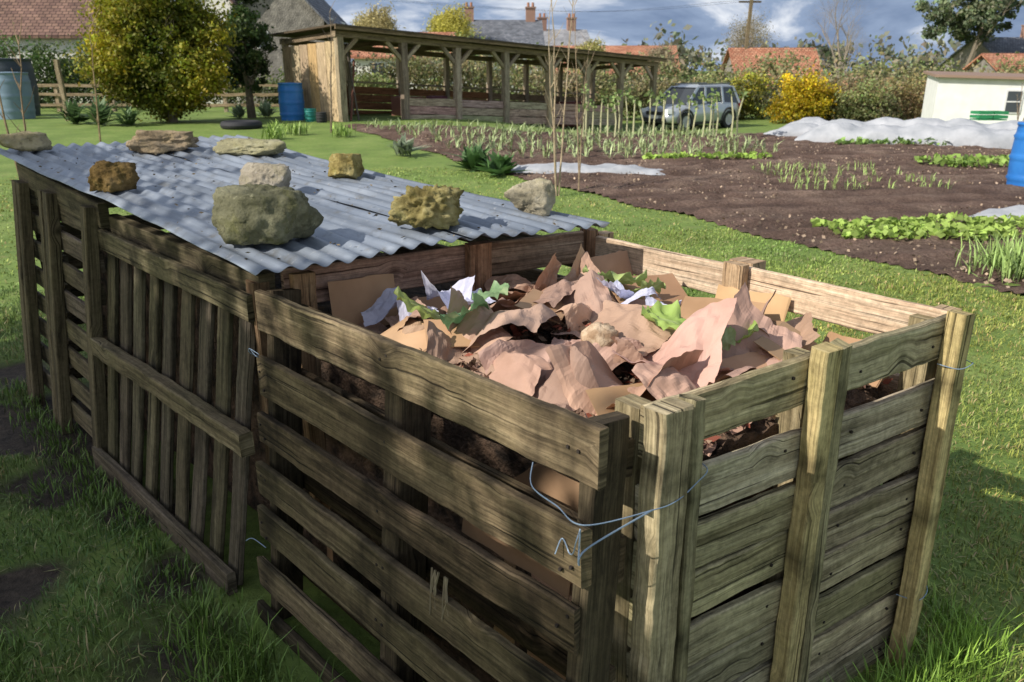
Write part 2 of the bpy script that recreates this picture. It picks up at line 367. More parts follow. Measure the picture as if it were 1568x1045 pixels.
grassfield('lawn_grass',180000,(.9,5.5),(1.6,8.5),.032,.0048,(.26,.35,.08),1.4,.8)
grassfield('lawn_grass',60000,(-8,7),(5,14),.035,.013,(.26,.35,.085),1.1,.9)
def tuft(name,spots,L,W,col,lean=.35):
    Ps=[];Ls=[]
    for (x0,y0,r,n) in spots:
        x=x0+rng.normal(0,r,n); y=y0+rng.normal(0,r,n); Ps.append(np.stack([x,y,zg(x,y)-.01],1)); Ls.append(L*rng.uniform(.4,1.2,n))
    P=np.concatenate(Ps);l=np.concatenate(Ls); c=np.array(col)[None]*rng.uniform(.6,1.4,(len(P),1)); V_,C_=blades(P,l,W,lean,c); return fast(name,V_,4,M_grass,C_)
sp=[(lerp(-.95,-.2,t)+random.gauss(0,.03),lerp(2.05,1.3,t)-.05,.06,200) for t in np.linspace(0,1,8)]
tuft('grass_tuft',sp,.12,.005,(.14,.23,.045))  # left-hand tufts keep the same shade-darkened colour
sp=[(lerp(.75,1.35,t)+.02,lerp(1.55,2.0,t)-.06,.05,240) for t in np.linspace(0,1,7)]
tuft('grass_tuft',sp,.14,.005,(.22,.36,.06))
sp=[(lerp(1.3,.45,t)+.08,lerp(2.1,3.2,t),.04,120) for t in np.linspace(0,1,10)]
tuft('grass_tuft',sp,.07,.006,(.2,.32,.06))
sp=[(lerp(-.95,-2.6,t)-.06,lerp(2.2,4.0,t)-.04,.05,110) for t in np.linspace(0,1,12)]
tuft('grass_tuft',sp,.08,.006,(.13,.21,.045))
sp=[(random.uniform(-2.6,-.9),random.uniform(1.7,3.2),.05,70) for t in range(14)]
tuft('grass_tuft',[s_ for s_ in sp if not inpoly(np.array([s_[0]-.1]),np.array([s_[1]-.1]),BIN)[0] and s_[0]+s_[1]<1.2],.09,.005,(.13,.22,.045))
tuft('ornamental_grass',[(4.15,6.45,.14,500)],.38,.014,(.32,.44,.15),.5)
# ------------------------------------------------ COMPOST BINS
L0=Vector((.16,1.289,0));L1=Vector((-.743,2.258,0));P0=Vector((.235,1.385,0));R0=Vector((1.15,1.985,0));B0=Vector((.305,3.04,0))
U=Vector((0,0,1))
def wallpt(A,B,u,z,lean,ztop,nrm,dep):
    return A.lerp(B,u)+lean*((ztop-z)/ztop)+U*z+nrm*dep
def jit(a): return random.uniform(-a,a)
bin1=empty('compost_bin')
nails=MB()
mb=MB(); lean=Vector((-.05,-.14,0)); nl=Vector((-.73,-.68,0)).normalized()
zs=[(1.05,.925),(.845,.72),(.685,.585),(.528,.42),(.375,.27),(.21,.11),(.055,-.02)]
us=[-.005,.012,.02,.03,.02,.03,.03]
tns=[(1.4,1.32,1.2),(1.15,1.08,.95),(.85,.76,.70),(1.1,1.05,.95),(1.0,.98,.85),(1.15,1.1,1.0),(.8,.8,.7)]
for (a,b),u0,tn in zip(zs,us,tns):
    z=(a+b)/2; z1=z+jit(.008);z2=z+jit(.01)
    plank(mb,wallpt(L0,L1,u0,z1,lean,1.05,nl,0),wallpt(L0,L1,1.0+jit(.012),z2,lean,1.05,nl,0),U,a-b,.022,tn,wob=.006,stains=(.05+jit(.02),.09+jit(.02),.48+jit(.02),.53+jit(.02),.93+jit(.02),.97))
    for u in (.03,.05,.49,.51,.96,.98):
        p=wallpt(L0,L1,u,z+jit(.035),lean,1.05,nl,.0125); nails.box(p,(.006,.006,.006),Matrix.Rotation(.8,3,'Z'),(.03,.022,.018))
for u in (.03,.5,.97):
    plank(mb,wallpt(L0,L1,u,-.03,lean,1.05,nl,-.062),wallpt(L0,L1,u,1.035 if u!=.5 else .93,lean,1.05,nl,-.062),L1-L0,.04 if u!=.5 else .07,.095,(.55,.52,.47))
for a,b in [(.98,.9),(.78,.68),(.5,.4),(.2,.1)]:
    plank(mb,wallpt(L0,L1,.02,(a+b)/2,lean,1.05,nl,-.125),wallpt(L0,L1,.98,(a+b)/2,lean,1.05,nl,-.125),U,a-b,.02,(.8,.72,.65))
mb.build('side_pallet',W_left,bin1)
mb=MB(); nf=Vector((.548,-.836,0)); ln=Vector((0,-.01,0))
zs=[(1.045,.93),(.872,.752),(.738,.622),(.606,.49),(.478,.368),(.352,.238),(.22,.112),(.095,-.02)]
for i,(a,b) in enumerate(zs):
    z=(a+b)/2
    for ua,ub in ((.02,.497),(.503,1.0)):
        tl=jit(.007); plank(mb,wallpt(P0,R0,ua+jit(.003),z+jit(.005),ln,1.05,nf,0),wallpt(P0,R0,ub,z+tl,ln,1.05,nf,0),U,a-b,.022,wob=.006,stains=(.97,) if ub<.6 else (.03,.9))
        for u in (ua+.13,ub-.09): nails.box(wallpt(P0,R0,u,z+jit(.03),ln,1.05,nf,.0125),(.006,.006,.006),Matrix.Rotation(.6,3,'Z'),(.03,.022,.018))
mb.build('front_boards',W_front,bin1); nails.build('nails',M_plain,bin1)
mb=MB()
for u,w,t,zt,dep,tn in [(.035,.075,.06,1.055,.043,(1.0,.96,.88)),(.105,.035,.045,1.05,.036,(.7,.7,.62)),(.475,.055,.045,1.075,.036,(1.25,1.15,.85)),(.525,.04,.04,1.07,.033,(.8,.8,.70)),(.965,.05,.05,1.065,.038,(1.3,1.18,.85)),(1.01,.035,.05,1.05,.02,(.75,.72,.62))]:
    plank(mb,wallpt(P0,R0,u,-.03,ln,1.05,nf,dep),wallpt(P0,R0,u,zt,ln,1.05,nf,dep),R0-P0,w,t,tn,wob=.006,stains=(.8+jit(.1),.5+jit(.1)))
for u in (.04,.5,.97): plank(mb,wallpt(P0,R0,u,-.03,ln,1.05,nf,-.05),wallpt(P0,R0,u,1.03,ln,1.05,nf,-.05),R0-P0,.05,.07,(.8,.75,.65))
mb.build('front_posts',W_front,bin1)
mb=MB(); nb_=Vector((-.787,-.617,0)); z0=Vector((0,0,0))
for i,(a,b) in enumerate([(1.05,.94),(.845,.74),(.66,.56),(.45,.35),(.25,.14)]):
    plank(mb,wallpt(R0,B0,.0,(a+b)/2,z0,1.05,nb_,0),wallpt(R0,B0,.497,(a+b)/2+.003,z0,1.05,nb_,0),U,a-b,.022,(1,1,1) if i else (1.05,1.03,1))
    plank(mb,wallpt(R0,B0,.503,(a+b)/2,z0,1.05,nb_,.002),wallpt(R0,B0,.985,(a+b)/2-.004,z0,1.05,nb_,.002),U,a-b,.022,(.95,.95,.95))
plank(mb,wallpt(R0,B0,.5,-.02,z0,1.05,nb_,-.055),wallpt(R0,B0,.5,1.06,z0,1.05,nb_,-.055),B0-R0,.09,.08,(.75,.7,.62))
plank(mb,wallpt(R0,B0,.485,.70,z0,1.05,nb_,.034),wallpt(R0,B0,.485,1.065,z0,1.05,nb_,.034),B0-R0,.075,.04,(.72,.66,.56))
plank(mb,wallpt(R0,B0,.03,-.02,z0,1.05,nb_,-.055),wallpt(R0,B0,.03,1.04,z0,1.05,nb_,-.055),B0-R0,.06,.07,(.8,.78,.66))
mb.build('back_boards',W_new,bin1)
mb=MB(); nv=Vector((.598,-.801,0))
D0=L1+Vector((.0,.03,0)); D1=B0
for a,b in [(1.085,.965),(.915,.80),(.72,.62),(.5,.4),(.3,.2)]:
    plank(mb,wallpt(D0,D1,.05,(a+b)/2,z0,1.05,nv,0),wallpt(D0,D1,.575,(a+b)/2-.01,z0,1.05,nv,0),U,a-b,.022)
    plank(mb,wallpt(D0,D1,.59,(a+b)/2-.012,z0,1.05,nv,0),wallpt(D0,D1,.965,(a+b)/2-.02,z0,1.05,nv,0),U,a-b,.022)
plank(mb,wallpt(D0,D1,.58,.6,z0,1.05,nv,.033),wallpt(D0,D1,.58,1.085,z0,1.05,nv,.033),D1-D0,.09,.04,(.9,.75,.65))
plank(mb,wallpt(D0,D1,.985,.0,z0,1.05,nv,.01),wallpt(D0,D1,.985,1.07,z0,1.05,nv,.01),D1-D0,.05,.06,(.6,.5,.42))
plank(mb,wallpt(D0,D1,1.03,.0,z0,1.05,nv,.03),wallpt(D0,D1,1.03,1.055,z0,1.05,nv,.03),D1-D0,.06,.05,(1.3,1.3,1.2))
plank(mb,wallpt(D0,D1,.09,.3,z0,1.05,nv,.033),wallpt(D0,D1,.09,1.07,z0,1.05,nv,.033),D1-D0,.07,.04,(.8,.75,.6))
plank(mb,wallpt(D0,D1,.0,-.02,z0,1.05,nv,-.03),wallpt(D0,D1,.0,1.05,z0,1.05,nv,-.03),D1-D0,.05,.07,(.45,.42,.36))
mb.build('divider_pallet',W_red,bin1)
mb=MB()
def curvepts(ctrl,n=10):
    c=[Vector(p) for p in ctrl]; c=[c[0]]+c+[c[-1]]; out=[]
    for i in range(1,len(c)-2):
        for k in range(n):
            t=k/n; a,b,cc_,d=c[i-1],c[i],c[i+1],c[i+2]
            out.append(.5*((2*b)+(cc_-a)*t+(2*a-5*b+4*cc_-d)*t*t+(3*b-a-3*cc_+d)*t**3))
    out.append(c[-2]); return out
Lp=lambda u,z,d: wallpt(L0,L1,u,z,lean,1.05,nl,d)
Fp=lambda u,z,d: wallpt(P0,R0,u,z,ln,1.05,nf,d)
wr=.0013
tube(mb,curvepts([Lp(.14,.91,-.02),Lp(.11,.89,.02),Lp(.06,.875,.018),Lp(.0,.875,.03),Fp(-.02,.87,.08),Fp(.04,.868,.078),Fp(.10,.882,.066),Fp(.13,.90,.06),Fp(.14,.9,.0)]),wr,5)
tube(mb,curvepts([Lp(-.0,.872,.04),Lp(.0,.85,.05),Lp(.01,.82,.04),Lp(.03,.80,.02),Lp(.045,.82,.02),Lp(.05,.79,.03)]),wr,5)
tube(mb,curvepts([Fp(-.02,.87,.08),Lp(-.02,.85,.05),Lp(-.015,.82,.06),Lp(-.0,.83,.04),Lp(-.0,.87,.04)]),wr*1.3,5)
tube(mb,curvepts([Lp(.97,.86,.02),Lp(1.0,.87,.03),Lp(1.01,.85,.02),Lp(1.0,.83,-.02),Lp(.98,.85,.02),Lp(1.01,.86,.02)]),wr,5)
tube(mb,curvepts([Lp(.95,.27,.02),Lp(1.0,.275,.03),Lp(1.02,.26,.04)]),wr,5)
tube(mb,curvepts([Fp(.93,.93,.02),Fp(.95,.925,.066),Fp(1.0,.93,.07),Fp(1.035,.92,.04),Fp(1.04,.93,-.02),Fp(1.0,.95,-.04)]),wr,5)
tube(mb,curvepts([Fp(.93,.23,.02),Fp(.96,.225,.066),Fp(1.0,.24,.066),Fp(1.03,.25,.03)]),wr,5)
mb.build('binding_wire',M_metalwire,bin1)
mb=MB()
for k in range(7):
    u=.32+jit(.03); l=random.uniform(.05,.12); z=.575
    tube(mb,[Lp(u,z,.013),Lp(u+jit(.008),z-l*.5,.016),Lp(u+jit(.012),z-l,.014)],[.003,.003,.001],4)
mb.build('dried_weeds',M_straw,bin1)
# heap
IA=L0+Vector((.10,.17,0));IR=R0+Vector((-.10,.0,0));IB=B0+Vector((-.03,-.08,0));IL=L1+Vector((.14,.0,0))
def bil(a,b): return IA.lerp(IR,a).lerp(IL.lerp(IB,a),b)
def heapz(x,y): return .83+.06*math.exp(-((x-.15)**2+(y-2.3)**2)/.3)+.05*noise.noise(Vector((x*3,y*3,1)))+.03*noise.noise(Vector((x*9,y*9,4)))-.07*max(0,(1.75-y))
mb=MB(); n=70; vs=[];fs=[]
for i in range(n+1):
    for j in range(n+1):
        a=i/n;b=j/n; p=bil(a,b)
        z=heapz(p.x,p.y)
        if i in(0,n) or j in(0,n): z=0
        vs.append((p.x,p.y,z+.02*noise.noise(Vector((p.x*30,p.y*30,1)))))
for i in range(n):
    for j in range(n): k=i*(n+1)+j; fs.append((k,k+n+1,k+n+2,k+1))
mb.add(vs,fs); mb.build('compost_heap',M_rot,bin1)
def crumple(mb,c,w,h,rot,amp,tint,fr=3.0,mi=0,n=30,curl=None):
    sd=random.random()*100; R=Euler(rot).to_matrix(); vs=[];fs=[];c=Vector(c); sc=min(w,h)
    curl=jit(.8) if curl is None else curl; ca=random.uniform(0,3.14); cx,cy=math.cos(ca),math.sin(ca)
    cr=[(random.uniform(0,6.28),random.uniform(-.42,.42),random.choice((-1,1))*random.uniform(.15,.5)*(1 if i<5 else .55)) for i in range(13)]
    off=None; zz=[]
    for i in range(n+1):
        for j in range(n+1):
            u=i/n-.5;v=j/n-.5
            ex=1+.16*noise.noise(Vector((v*2.5+sd,1,0)))+.045*noise.noise(Vector((v*13+sd,1,0))); ey=1+.16*noise.noise(Vector((u*2.5+sd,5,0)))+.045*noise.noise(Vector((u*13+sd,5,0)))
            wx=u+.07*noise.noise(Vector((u*3,v*3,sd))); wy=v+.07*noise.noise(Vector((u*3,v*3,sd+9)))
            z=0
            for (t,o,k) in cr: z+=sc*amp*k*(abs(wx*math.cos(t)+wy*math.sin(t)-o)-.25)
            z+=sc*.05*amp*noise.noise(Vector((wx*9+sd,wy*9,sd)))
            q_=(u*cx+v*cy); z+=curl*(q_*q_-.08)*max(w,h)
            vs.append((u*w*ex,v*h*ey,z))
    vs=[c+R@Vector(p) for p in vs]
    for i in range(n):
        for j in range(n): k=i*(n+1)+j; fs.append((k,k+n+1,k+n+2,k+1))
    mb.add(vs,fs,None,tint,mi)
pb=MB()
def hp(x,y,dz=0): return (x,y,heapz(x,y)+dz)
def kt():
    k=random.uniform(.66,1.3); return (k*random.uniform(1,1.06),k*random.uniform(.93,1.03),k*random.uniform(.86,1.03))
main=[(.02,2.2,.36,.24),(-.05,2.45,.30,.2),(.12,1.98,.36,.24),(.28,1.82,.32,.22),(.42,1.9,.26,.2),(.33,2.35,.28,.22),(.5,2.3,.32,.22),(.6,2.15,.28,.22),(.15,2.55,.24,.2),(.0,2.6,.22,.18),(.42,1.72,.22,.18),(.75,2.1,.22,.16),(.80,2.0,.18,.16),(.62,1.95,.26,.2),(-.32,2.25,.2,.16),(.2,2.25,.26,.2),(.22,1.66,.2,.18),(.1,1.75,.2,.16),(.55,1.8,.22,.16),(.3,2.6,.2,.16),(-.15,2.0,.2,.16),(.1,2.4,.24,.2),(-.45,2.36,.16,.14),(.3,2.1,.28,.2),(.7,1.9,.2,.14),(-.02,1.88,.2,.16)]
for i,(x,y,w,h) in enumerate(main):
    crumple(pb,hp(x,y,.05+jit(.012)),w,h,(jit(.28),jit(.28),random.uniform(0,6.3)),1.0,kt(),curl=random.uniform(-1.0,.1))
for i in range(14):
    p=bil(random.uniform(.12,.9),random.uniform(.1,.9)); crumple(pb,hp(p.x,p.y,.065),random.uniform(.11,.18),random.uniform(.08,.13),(jit(.5),jit(.5),random.uniform(0,6)),1.2,kt(),n=18)
crumple(pb,(.12,2.58,.98),.09,.14,(1.2,.3,.3),1.3,(1.4,1.33,1.25),curl=1.5); crumple(pb,(.2,2.5,.95),.16,.13,(1.0,-.3,.9),1.2,(1,1,1))
crumple(pb,(-.0,2.62,.97),.16,.10,(.8,.2,.1),1.2,(1.1,1.05,1.0))
pb.build('brown_paper',M_paper,bin1)
cb=MB()
def sheet(c,w,h,rz,tilt,mi=0,t=.004):
    R=Matrix.Rotation(rz,3,'Z')@Matrix.Rotation(tilt,3,'X'); c=Vector(c)
    plank(cb,c-R@Vector((w/2,0,0)),c+R@Vector((w/2,0,0)),R@Vector((0,0,1)),h,t,kt(),wob=.012,seg=10)
aL=math.atan2(L1.y-L0.y,L1.x-L0.x)
def inL(u,dep): p=L0.lerp(L1,u)-nl*dep; return p
sheet(inL(.30,.17)+U*.66,.38,.34,aL,.1); sheet(inL(.72,.16)+U*.72,.30,.3,aL,-.06); sheet(inL(.5,.17)+U*.35,.5,.4,aL,.03); sheet(inL(.85,.17)+U*.5,.3,.3,aL,.05); sheet(inL(.15,.17)+U*.4,.3,.5,aL,.05); sheet(inL(.55,.19)+U*.80,.3,.14,aL,.15); sheet(inL(.9,.17)+U*.2,.3,.36,aL,.05); sheet(inL(.86,.15)+U*.84,.22,.14,aL,.1)
aF=math.atan2(.6,.915)
for u,z,w,h in [(.25,.64,.4,.36),(.6,.5,.4,.4),(.8,.74,.34,.28),(.3,.3,.5,.4),(.8,.3,.4,.4)]:
    p=P0.lerp(R0,u)-nf*.11; sheet(p+U*z,w,h,aF+jit(.04),jit(.1))
aB=math.atan2(B0.y-R0.y,B0.x-R0.x)
sheet((.73,2.38,.90),.24,.2,aB+.15,.35); sheet((.80,2.24,.87),.18,.15,aB+.3,.6); sheet((.36,2.78,.95),.2,.15,.7,-.35)
sheet((-.47,2.43,.95),.22,.17,.64,-.12); sheet((-.22,2.5,.91),.2,.12,.5,-.8); sheet((.45,2.52,.96),.24,.18,.3,-1.2); sheet((.93,2.05,.90),.2,.14,aB,.9); sheet((.6,1.85,.92),.24,.18,.5,-1.25); sheet((-.3,2.16,.92),.22,.15,2.2,1.2); sheet((.3,1.72,.90),.22,.16,.3,-1.25); sheet((.1,2.3,.98),.2,.14,1.3,-1.25); sheet((.75,2.02,.94),.22,.15,.9,-1.15); sheet((-.15,2.12,.95),.18,.13,.2,-1.2); sheet((.62,2.28,.95),.24,.16,-.4,-1.1)
cb.build('cardboard_pieces',M_card,bin1)
wb=MB()
for x,y,w,h,dz in [(-.20,2.38,.14,.10,.10),(-.13,2.36,.13,.09,.10),(-.40,2.38,.14,.07,.11),(-.29,2.34,.12,.08,.10),(.37,2.29,.15,.07,.13),(.44,2.24,.1,.05,.12),(.62,1.78,.1,.06,.06),(.31,2.33,.1,.07,.12)]:
    crumple(wb,hp(x,y,dz),w,h,(jit(.4),jit(.4),random.uniform(-.5,.8)),1.5,(1,1,1.0),n=20)
wb.build('white_paper',M_white,bin1)
vb=MB()
def lettuce(c,r,rot,col):
    R=Euler(rot).to_matrix();c=Vector(c);sd=random.random()*50;vs=[];ts=[];fs=[];nr,na=8,44
    for i in range(nr+1):
        for k in range(na):
            t=2*math.pi*k/na; q=i/nr; rr=r*q*(1+.12*noise.noise(Vector((math.cos(t)*1.5+sd,math.sin(t)*1.5,0)))+.05*noise.noise(Vector((math.cos(t)*7+sd,math.sin(t)*7,0))))
            z=r*.35*q*q*math.cos(t+sd)+q**3*r*.13*noise.noise(Vector((math.cos(t)*4,math.sin(t)*4,sd)))*2.6+q*r*.32*noise.noise(Vector((math.cos(t)*q*3.5,math.sin(t)*q*3.5,sd)))
            vs.append(c+R@Vector((rr*math.cos(t)*1.25,rr*math.sin(t)*.8,z)))
            v=max(0,1-abs(math.sin(t))*q*5); w=.5*v+.15*random.random()
            ts.append(tuple(col[m_]*(1-w)+(.55,.65,.35)[m_]*w for m_ in range(3)))
    for i in range(nr):
        for k in range(na): k2=(k+1)%na; fs.append((i*na+k,i*na+k2,(i+1)*na+k2,(i+1)*na+k))
    vb.add(vs,fs,None,ts)
for x,y,r,col,dz in [(-.27,2.24,.066,(.34,.42,.10),.12),(-.13,2.11,.075,(.15,.31,.15),.12),(-.06,2.17,.052,(.22,.36,.18),.13),(.34,2.5,.078,(.46,.56,.2),.14),(.42,2.43,.058,(.42,.52,.18),.14),(.27,2.44,.048,(.4,.5,.18),.13),(.42,2.03,.066,(.36,.52,.12),.125),(.60,2.02,.052,(.32,.46,.10),.125),(.56,1.97,.034,(.4,.5,.2),.13),(.07,2.12,.025,(.2,.35,.08),.11)]:
    lettuce(hp(x,y,dz),r,(jit(.45),jit(.45),random.uniform(0,6)),col)
vb.build('lettuce_leaves',M_veg,bin1,True)
mb=MB(); vs=[];fs=[];c=Vector(hp(.235,2.03,.11)); nr,na=14,24
for i in range(nr+1):
    ph=math.pi*i/nr
    for k in range(na):
        t=2*math.pi*k/na; r=.05*(1+.22*noise.noise(Vector((math.cos(t)*math.sin(ph)*6,math.sin(t)*math.sin(ph)*6,math.cos(ph)*6)))); vs.append(c+Vector((r*math.sin(ph)*math.cos(t),r*math.sin(ph)*math.sin(t),r*.8*math.cos(ph))))
for i in range(nr):
    for k in range(na): k2=(k+1)%na; fs.append((i*na+k,i*na+k2,(i+1)*na+k2,(i+1)*na+k))
mb.add(vs,fs,None,(1,1,1)); mb.build('celeriac_root',nmat('root_skin',(.34,.22,.13),(.62,.47,.32),30,.8,0,.6,.006,lo=.4,hi=.6),bin1,True)
n=5000; A=rng.uniform(.02,.98,(n,2)); Pd=[]
for a,b in A: p=bil(a,b); Pd.append((p.x,p.y,heapz(p.x,p.y)+.015+random.random()*.02))
Pd=np.array(Pd); dc=np.array([[.16,.10,.06],[.06,.04,.025],[.3,.2,.13],[.12,.06,.04],[.25,.07,.04]])[rng.integers(0,5,n)]*rng.uniform(.6,1.3,(n,1))
Vd,Cd=cards(Pd,.03,dc,flat=.5,asp=.5); fast('scraps',Vd,4,M_plain,Cd,bin1)
# ---- lidded bins
bin2=empty('lidded_compost_bin')
VT0=Vector((-.765,2.30,0));VT1=Vector((-1.62,3.17,0)); vl=Vector((-.14,-.06,0)); nn=Vector((-.71,-.70,0))
mb=MB()
Vp=lambda u,z,d: wallpt(VT0,VT1,u,z,vl,1.0,nn,d)
for i in range(9):
    u=.035+.93*i/8; plank(mb,Vp(u+jit(.008),.03,0),Vp(u+jit(.006),.98,0),VT1-VT0,.078,.02,wob=.005,stains=(.55,.95))
plank(mb,Vp(-.01,.975,.023),Vp(1.03,1.0,.023),U,.085,.024,stains=(.1,.4,.7,.95)); plank(mb,Vp(-.05,.555,.034),Vp(1.03,.56,.034),U,.075,.046,(1.3,1.25,1.1),wob=.008)
plank(mb,Vp(.0,.04,.03),Vp(1.05,.05,.03),U,.095,.03); plank(mb,Vp(-.02,1.03,-.02),Vp(1.02,1.05,-.02),U,.09,.05,(.7,.68,.6))
mb.build('slatted_pallet',W_slat,bin2)
mb=MB(); H0=Vector((-1.66,3.2,0));H1=Vector((-2.42,4.0,0)); hl=Vector((-.12,-.03,0))
Hp=lambda u,z,d: wallpt(H0,H1,u,z,hl,1.12,nn,d)
for i in range(8):
    z=.08+i*.137
    plank(mb,Hp(.0,z,0),Hp(.5,z+.01,0),U,.095,.02); plank(mb,Hp(.5,z+.02,-.02),Hp(1.02,z+.02,-.02),U,.095,.02)
for u,w in [(.0,.06),(.48,.07),(.56,.05),(.97,.07),(.9,.045)]:
    plank(mb,Hp(u,-.02,.036),Hp(u,1.13,.036),H1-H0,w,.05,(1,.95,.85))
plank(mb,Hp(-.06,1.10,.0),Hp(1.04,1.16,.0),U,.1,.04,(.8,.78,.7))
E1=Vector((-1.5,4.8,0))
for i in range(7):
    z=.1+i*.15; plank(mb,H1+U*z,E1+U*z,U,.1,.02); plank(mb,E1+U*z,B0+U*z*.95+Vector((-.05,.05,0)),U,.1,.02)
plank(mb,E1,E1+U*1.15,H1-E1,.08,.06); plank(mb,E1.lerp(B0,.5),E1.lerp(B0,.5)+U*1.1,B0-E1,.08,.06)
mb.build('slatted_side',W_slat,bin2)
mb=MB(); q=[VT0+Vector((.12,.1,0)),H1+Vector((.14,0,0)),E1+Vector((.05,-.15,0)),B0+Vector((-.2,-.02,0))]; nq=24; vs=[];fs=[]
for i in range(nq+1):
    for j in range(nq+1):
        a=i/nq;b=j/nq; p=q[0].lerp(q[1],a).lerp(q[3].lerp(q[2],a),b); z=.82+.08*noise.noise(p*3)
        if i in(0,nq) or j in(0,nq): z=0
        vs.append((p.x,p.y,z))
for i in range(nq):
    for j in range(nq): k=i*(nq+1)+j; fs.append((k,k+nq+1,k+nq+2,k+1))
mb.add(vs,fs); mb.build('compost_fill',M_rot,bin2)
# lid
FR=Vector((-.70,2.13,1.125));LA=Vector((-1.96,2.06,.145));LB=Vector((1.02,.63,.0))
def lidz(a,b):
    return .012*math.sin(a*5+b*2)+.014*noise.noise(Vector((a*4,b*3,2)))
def lidp(a,b): p=FR+LA*a+LB*b; return Vector((p.x,p.y,p.z+lidz(a,b)))
def lsheet(a0,a1,b0,b1,dz,sk=0):
    mb=MB();na=50;per=.07;Lb=LB.length; nbv=int((b1-b0)*Lb/per*10);vs=[];fs=[];uvs=[]
    for i in range(na+1):
        for j in range(nbv+1):
            a=lerp(a0,a1,i/na)+(sk*j/nbv);b=lerp(b0,b1,j/nbv); p=lidp(a,b)
            p.z+=dz+.0078*math.sin(2*math.pi*b*Lb/per)*(1+.5*noise.noise(Vector((a*3,b*5,8))))+.003*noise.noise(Vector((a*20,b*20,5)))+(.01*noise.noise(Vector((a*9,b0,3))) if j<8 else 0)
            vs.append(p)
    for i in range(na):
        for j in range(nbv):
            k=i*(nbv+1)+j; fs.append((k,k+1,k+nbv+2,k+nbv+1)); 
            f=lambda ii,jj:(lerp(a0,a1,ii/na)*2.8,lerp(b0,b1,jj/nbv)*1.2)
            uvs.append([f(i,j),f(i,j+1),f(i+1,j+1),f(i+1,j)])
    mb.add(vs,fs,uvs); o=mb.build('corrugated_sheet',M_steel,bin2,True)
    md=o.modifiers.new('th','SOLIDIFY'); md.thickness=.0015
lsheet(-.005,1.0,-.01,.60,0,.012); lsheet(.0,.99,.56,1.0,.006,-.01)
A=rng.uniform(0,1,(260,2)); Pd=np.array([tuple(lidp(a*.98,b)+Vector((0,0,.012))) for a,b in A]); Vd,Cd=cards(Pd,.016,np.array([[.16,.12,.07]])*rng.uniform(.4,1.5,(260,1)),flat=.8,asp=.4); fast('leaf_litter',Vd,4,M_plain,Cd,bin2)
# ---- rocks
def rock(name,loc,dims,seed,mat,ang=.75,rough=.12,knob=0,rz=0,tint=(1,1,1)):
    import bmesh
    bm=bmesh.new(); bmesh.ops.create_icosphere(bm,subdivisions=5,radius=1); r_=random.Random(seed)
    pl=[]
    for k in range(12):
        v=Vector((r_.gauss(0,1),r_.gauss(0,1),r_.gauss(0,1))).normalized(); pl.append((v,r_.uniform(ang-.1,ang+.15)))
    pl.append((Vector((0,0,-1)),.6)); pl.append((Vector((.1,.05,1)).normalized(),.68))
    R=Matrix.Rotation(rz,3,'Z')
    for v in bm.verts:
        d=v.co.normalized(); r=1
        for p,h in pl:
            q=d.dot(p)
            if q>0: r=min(r,h/q)
        r+=rough*noise.fractal(d*2.2+Vector((seed,0,0)),.8,2.1,7)*.9+.035*noise.noise(d*14+Vector((seed,3,0)))+.02*noise.noise(d*30+Vector((seed,3,0)))
        if knob:
            r+=knob*(.45-noise.voronoi(d*4.2+Vector((seed,0,0)))[0][0])+knob*.4*(.4-noise.voronoi(d*9+Vector((seed,0,0)))[0][0])
        v.co=d*r
    lo=[min(v.co[k] for v in bm.verts) for k in range(3)]; hi=[max(v.co[k] for v in bm.verts) for k in range(3)]
    for v in bm.verts:
        c=[(v.co[k]-(lo[k]+hi[k])/2)/(hi[k]-lo[k])*dims[k] for k in range(3)]; c=R@Vector(c); c.z+=dims[2]/2; v.co=c
    me=bpy.data.meshes.new(name); bm.to_mesh(me); bm.free()
    ca=me.color_attributes.new('tint','FLOAT_COLOR','POINT'); c=np.ones((len(me.vertices),4),np.float32); c[:,:3]=tint; ca.data.foreach_set('color',c.ravel())
    me.materials.append(mat); me.polygons.foreach_set('use_smooth',[True]*len(me.polygons))
    o=bpy.data.objects.new(name,me); COL.objects.link(o); o.location=loc; return o
def rk(a,b,dims,seed,mat,**k):
    p=lidp(a,b); rock('rock',(p.x,p.y,p.z-.002),dims,seed,mat,**k)
rk(.10,.15,(.33,.22,.18),5,M_rock,rz=.3,tint=(1.0,1.02,.85),ang=.82,rough=.12)
rk(.07,.54,(.27,.2,.15),11,M_rock2,knob=.25,rz=.5,rough=.25,tint=(1.1,1.1,1),ang=.85)
rk(.09,.93,(.19,.14,.135),21,M_rock3,rz=-.6,ang=.55,rough=.08,tint=(1.05,1.0,.9))
rk(.47,.86,(.17,.15,.12),33,M_rock2,rz=.3,ang=.58,rough=.08,tint=(1.2,1.15,.95))
rk(.455,.055,(.175,.15,.12),44,M_rock2,rz=.7,ang=.7,tint=(.62,.48,.38))
rk(.38,.46,(.21,.15,.12),66,M_rock3,rz=.1,ang=.62,rough=.07,tint=(.95,.9,.88))
rk(.755,.825,(.40,.2,.085),66,M_rock3,rz=-.05,ang=.58,rough=.08,tint=(.85,.85,.65))
rk(.87,.56,(.36,.2,.12),77,M_rock3,rz=0.1,ang=.7,rough=.16,tint=(.85,.70,.56))
rk(.95,.10,(.26,.18,.10),88,M_rock3,rz=0,ang=.62,rough=.08,tint=(.85,.78,.6))
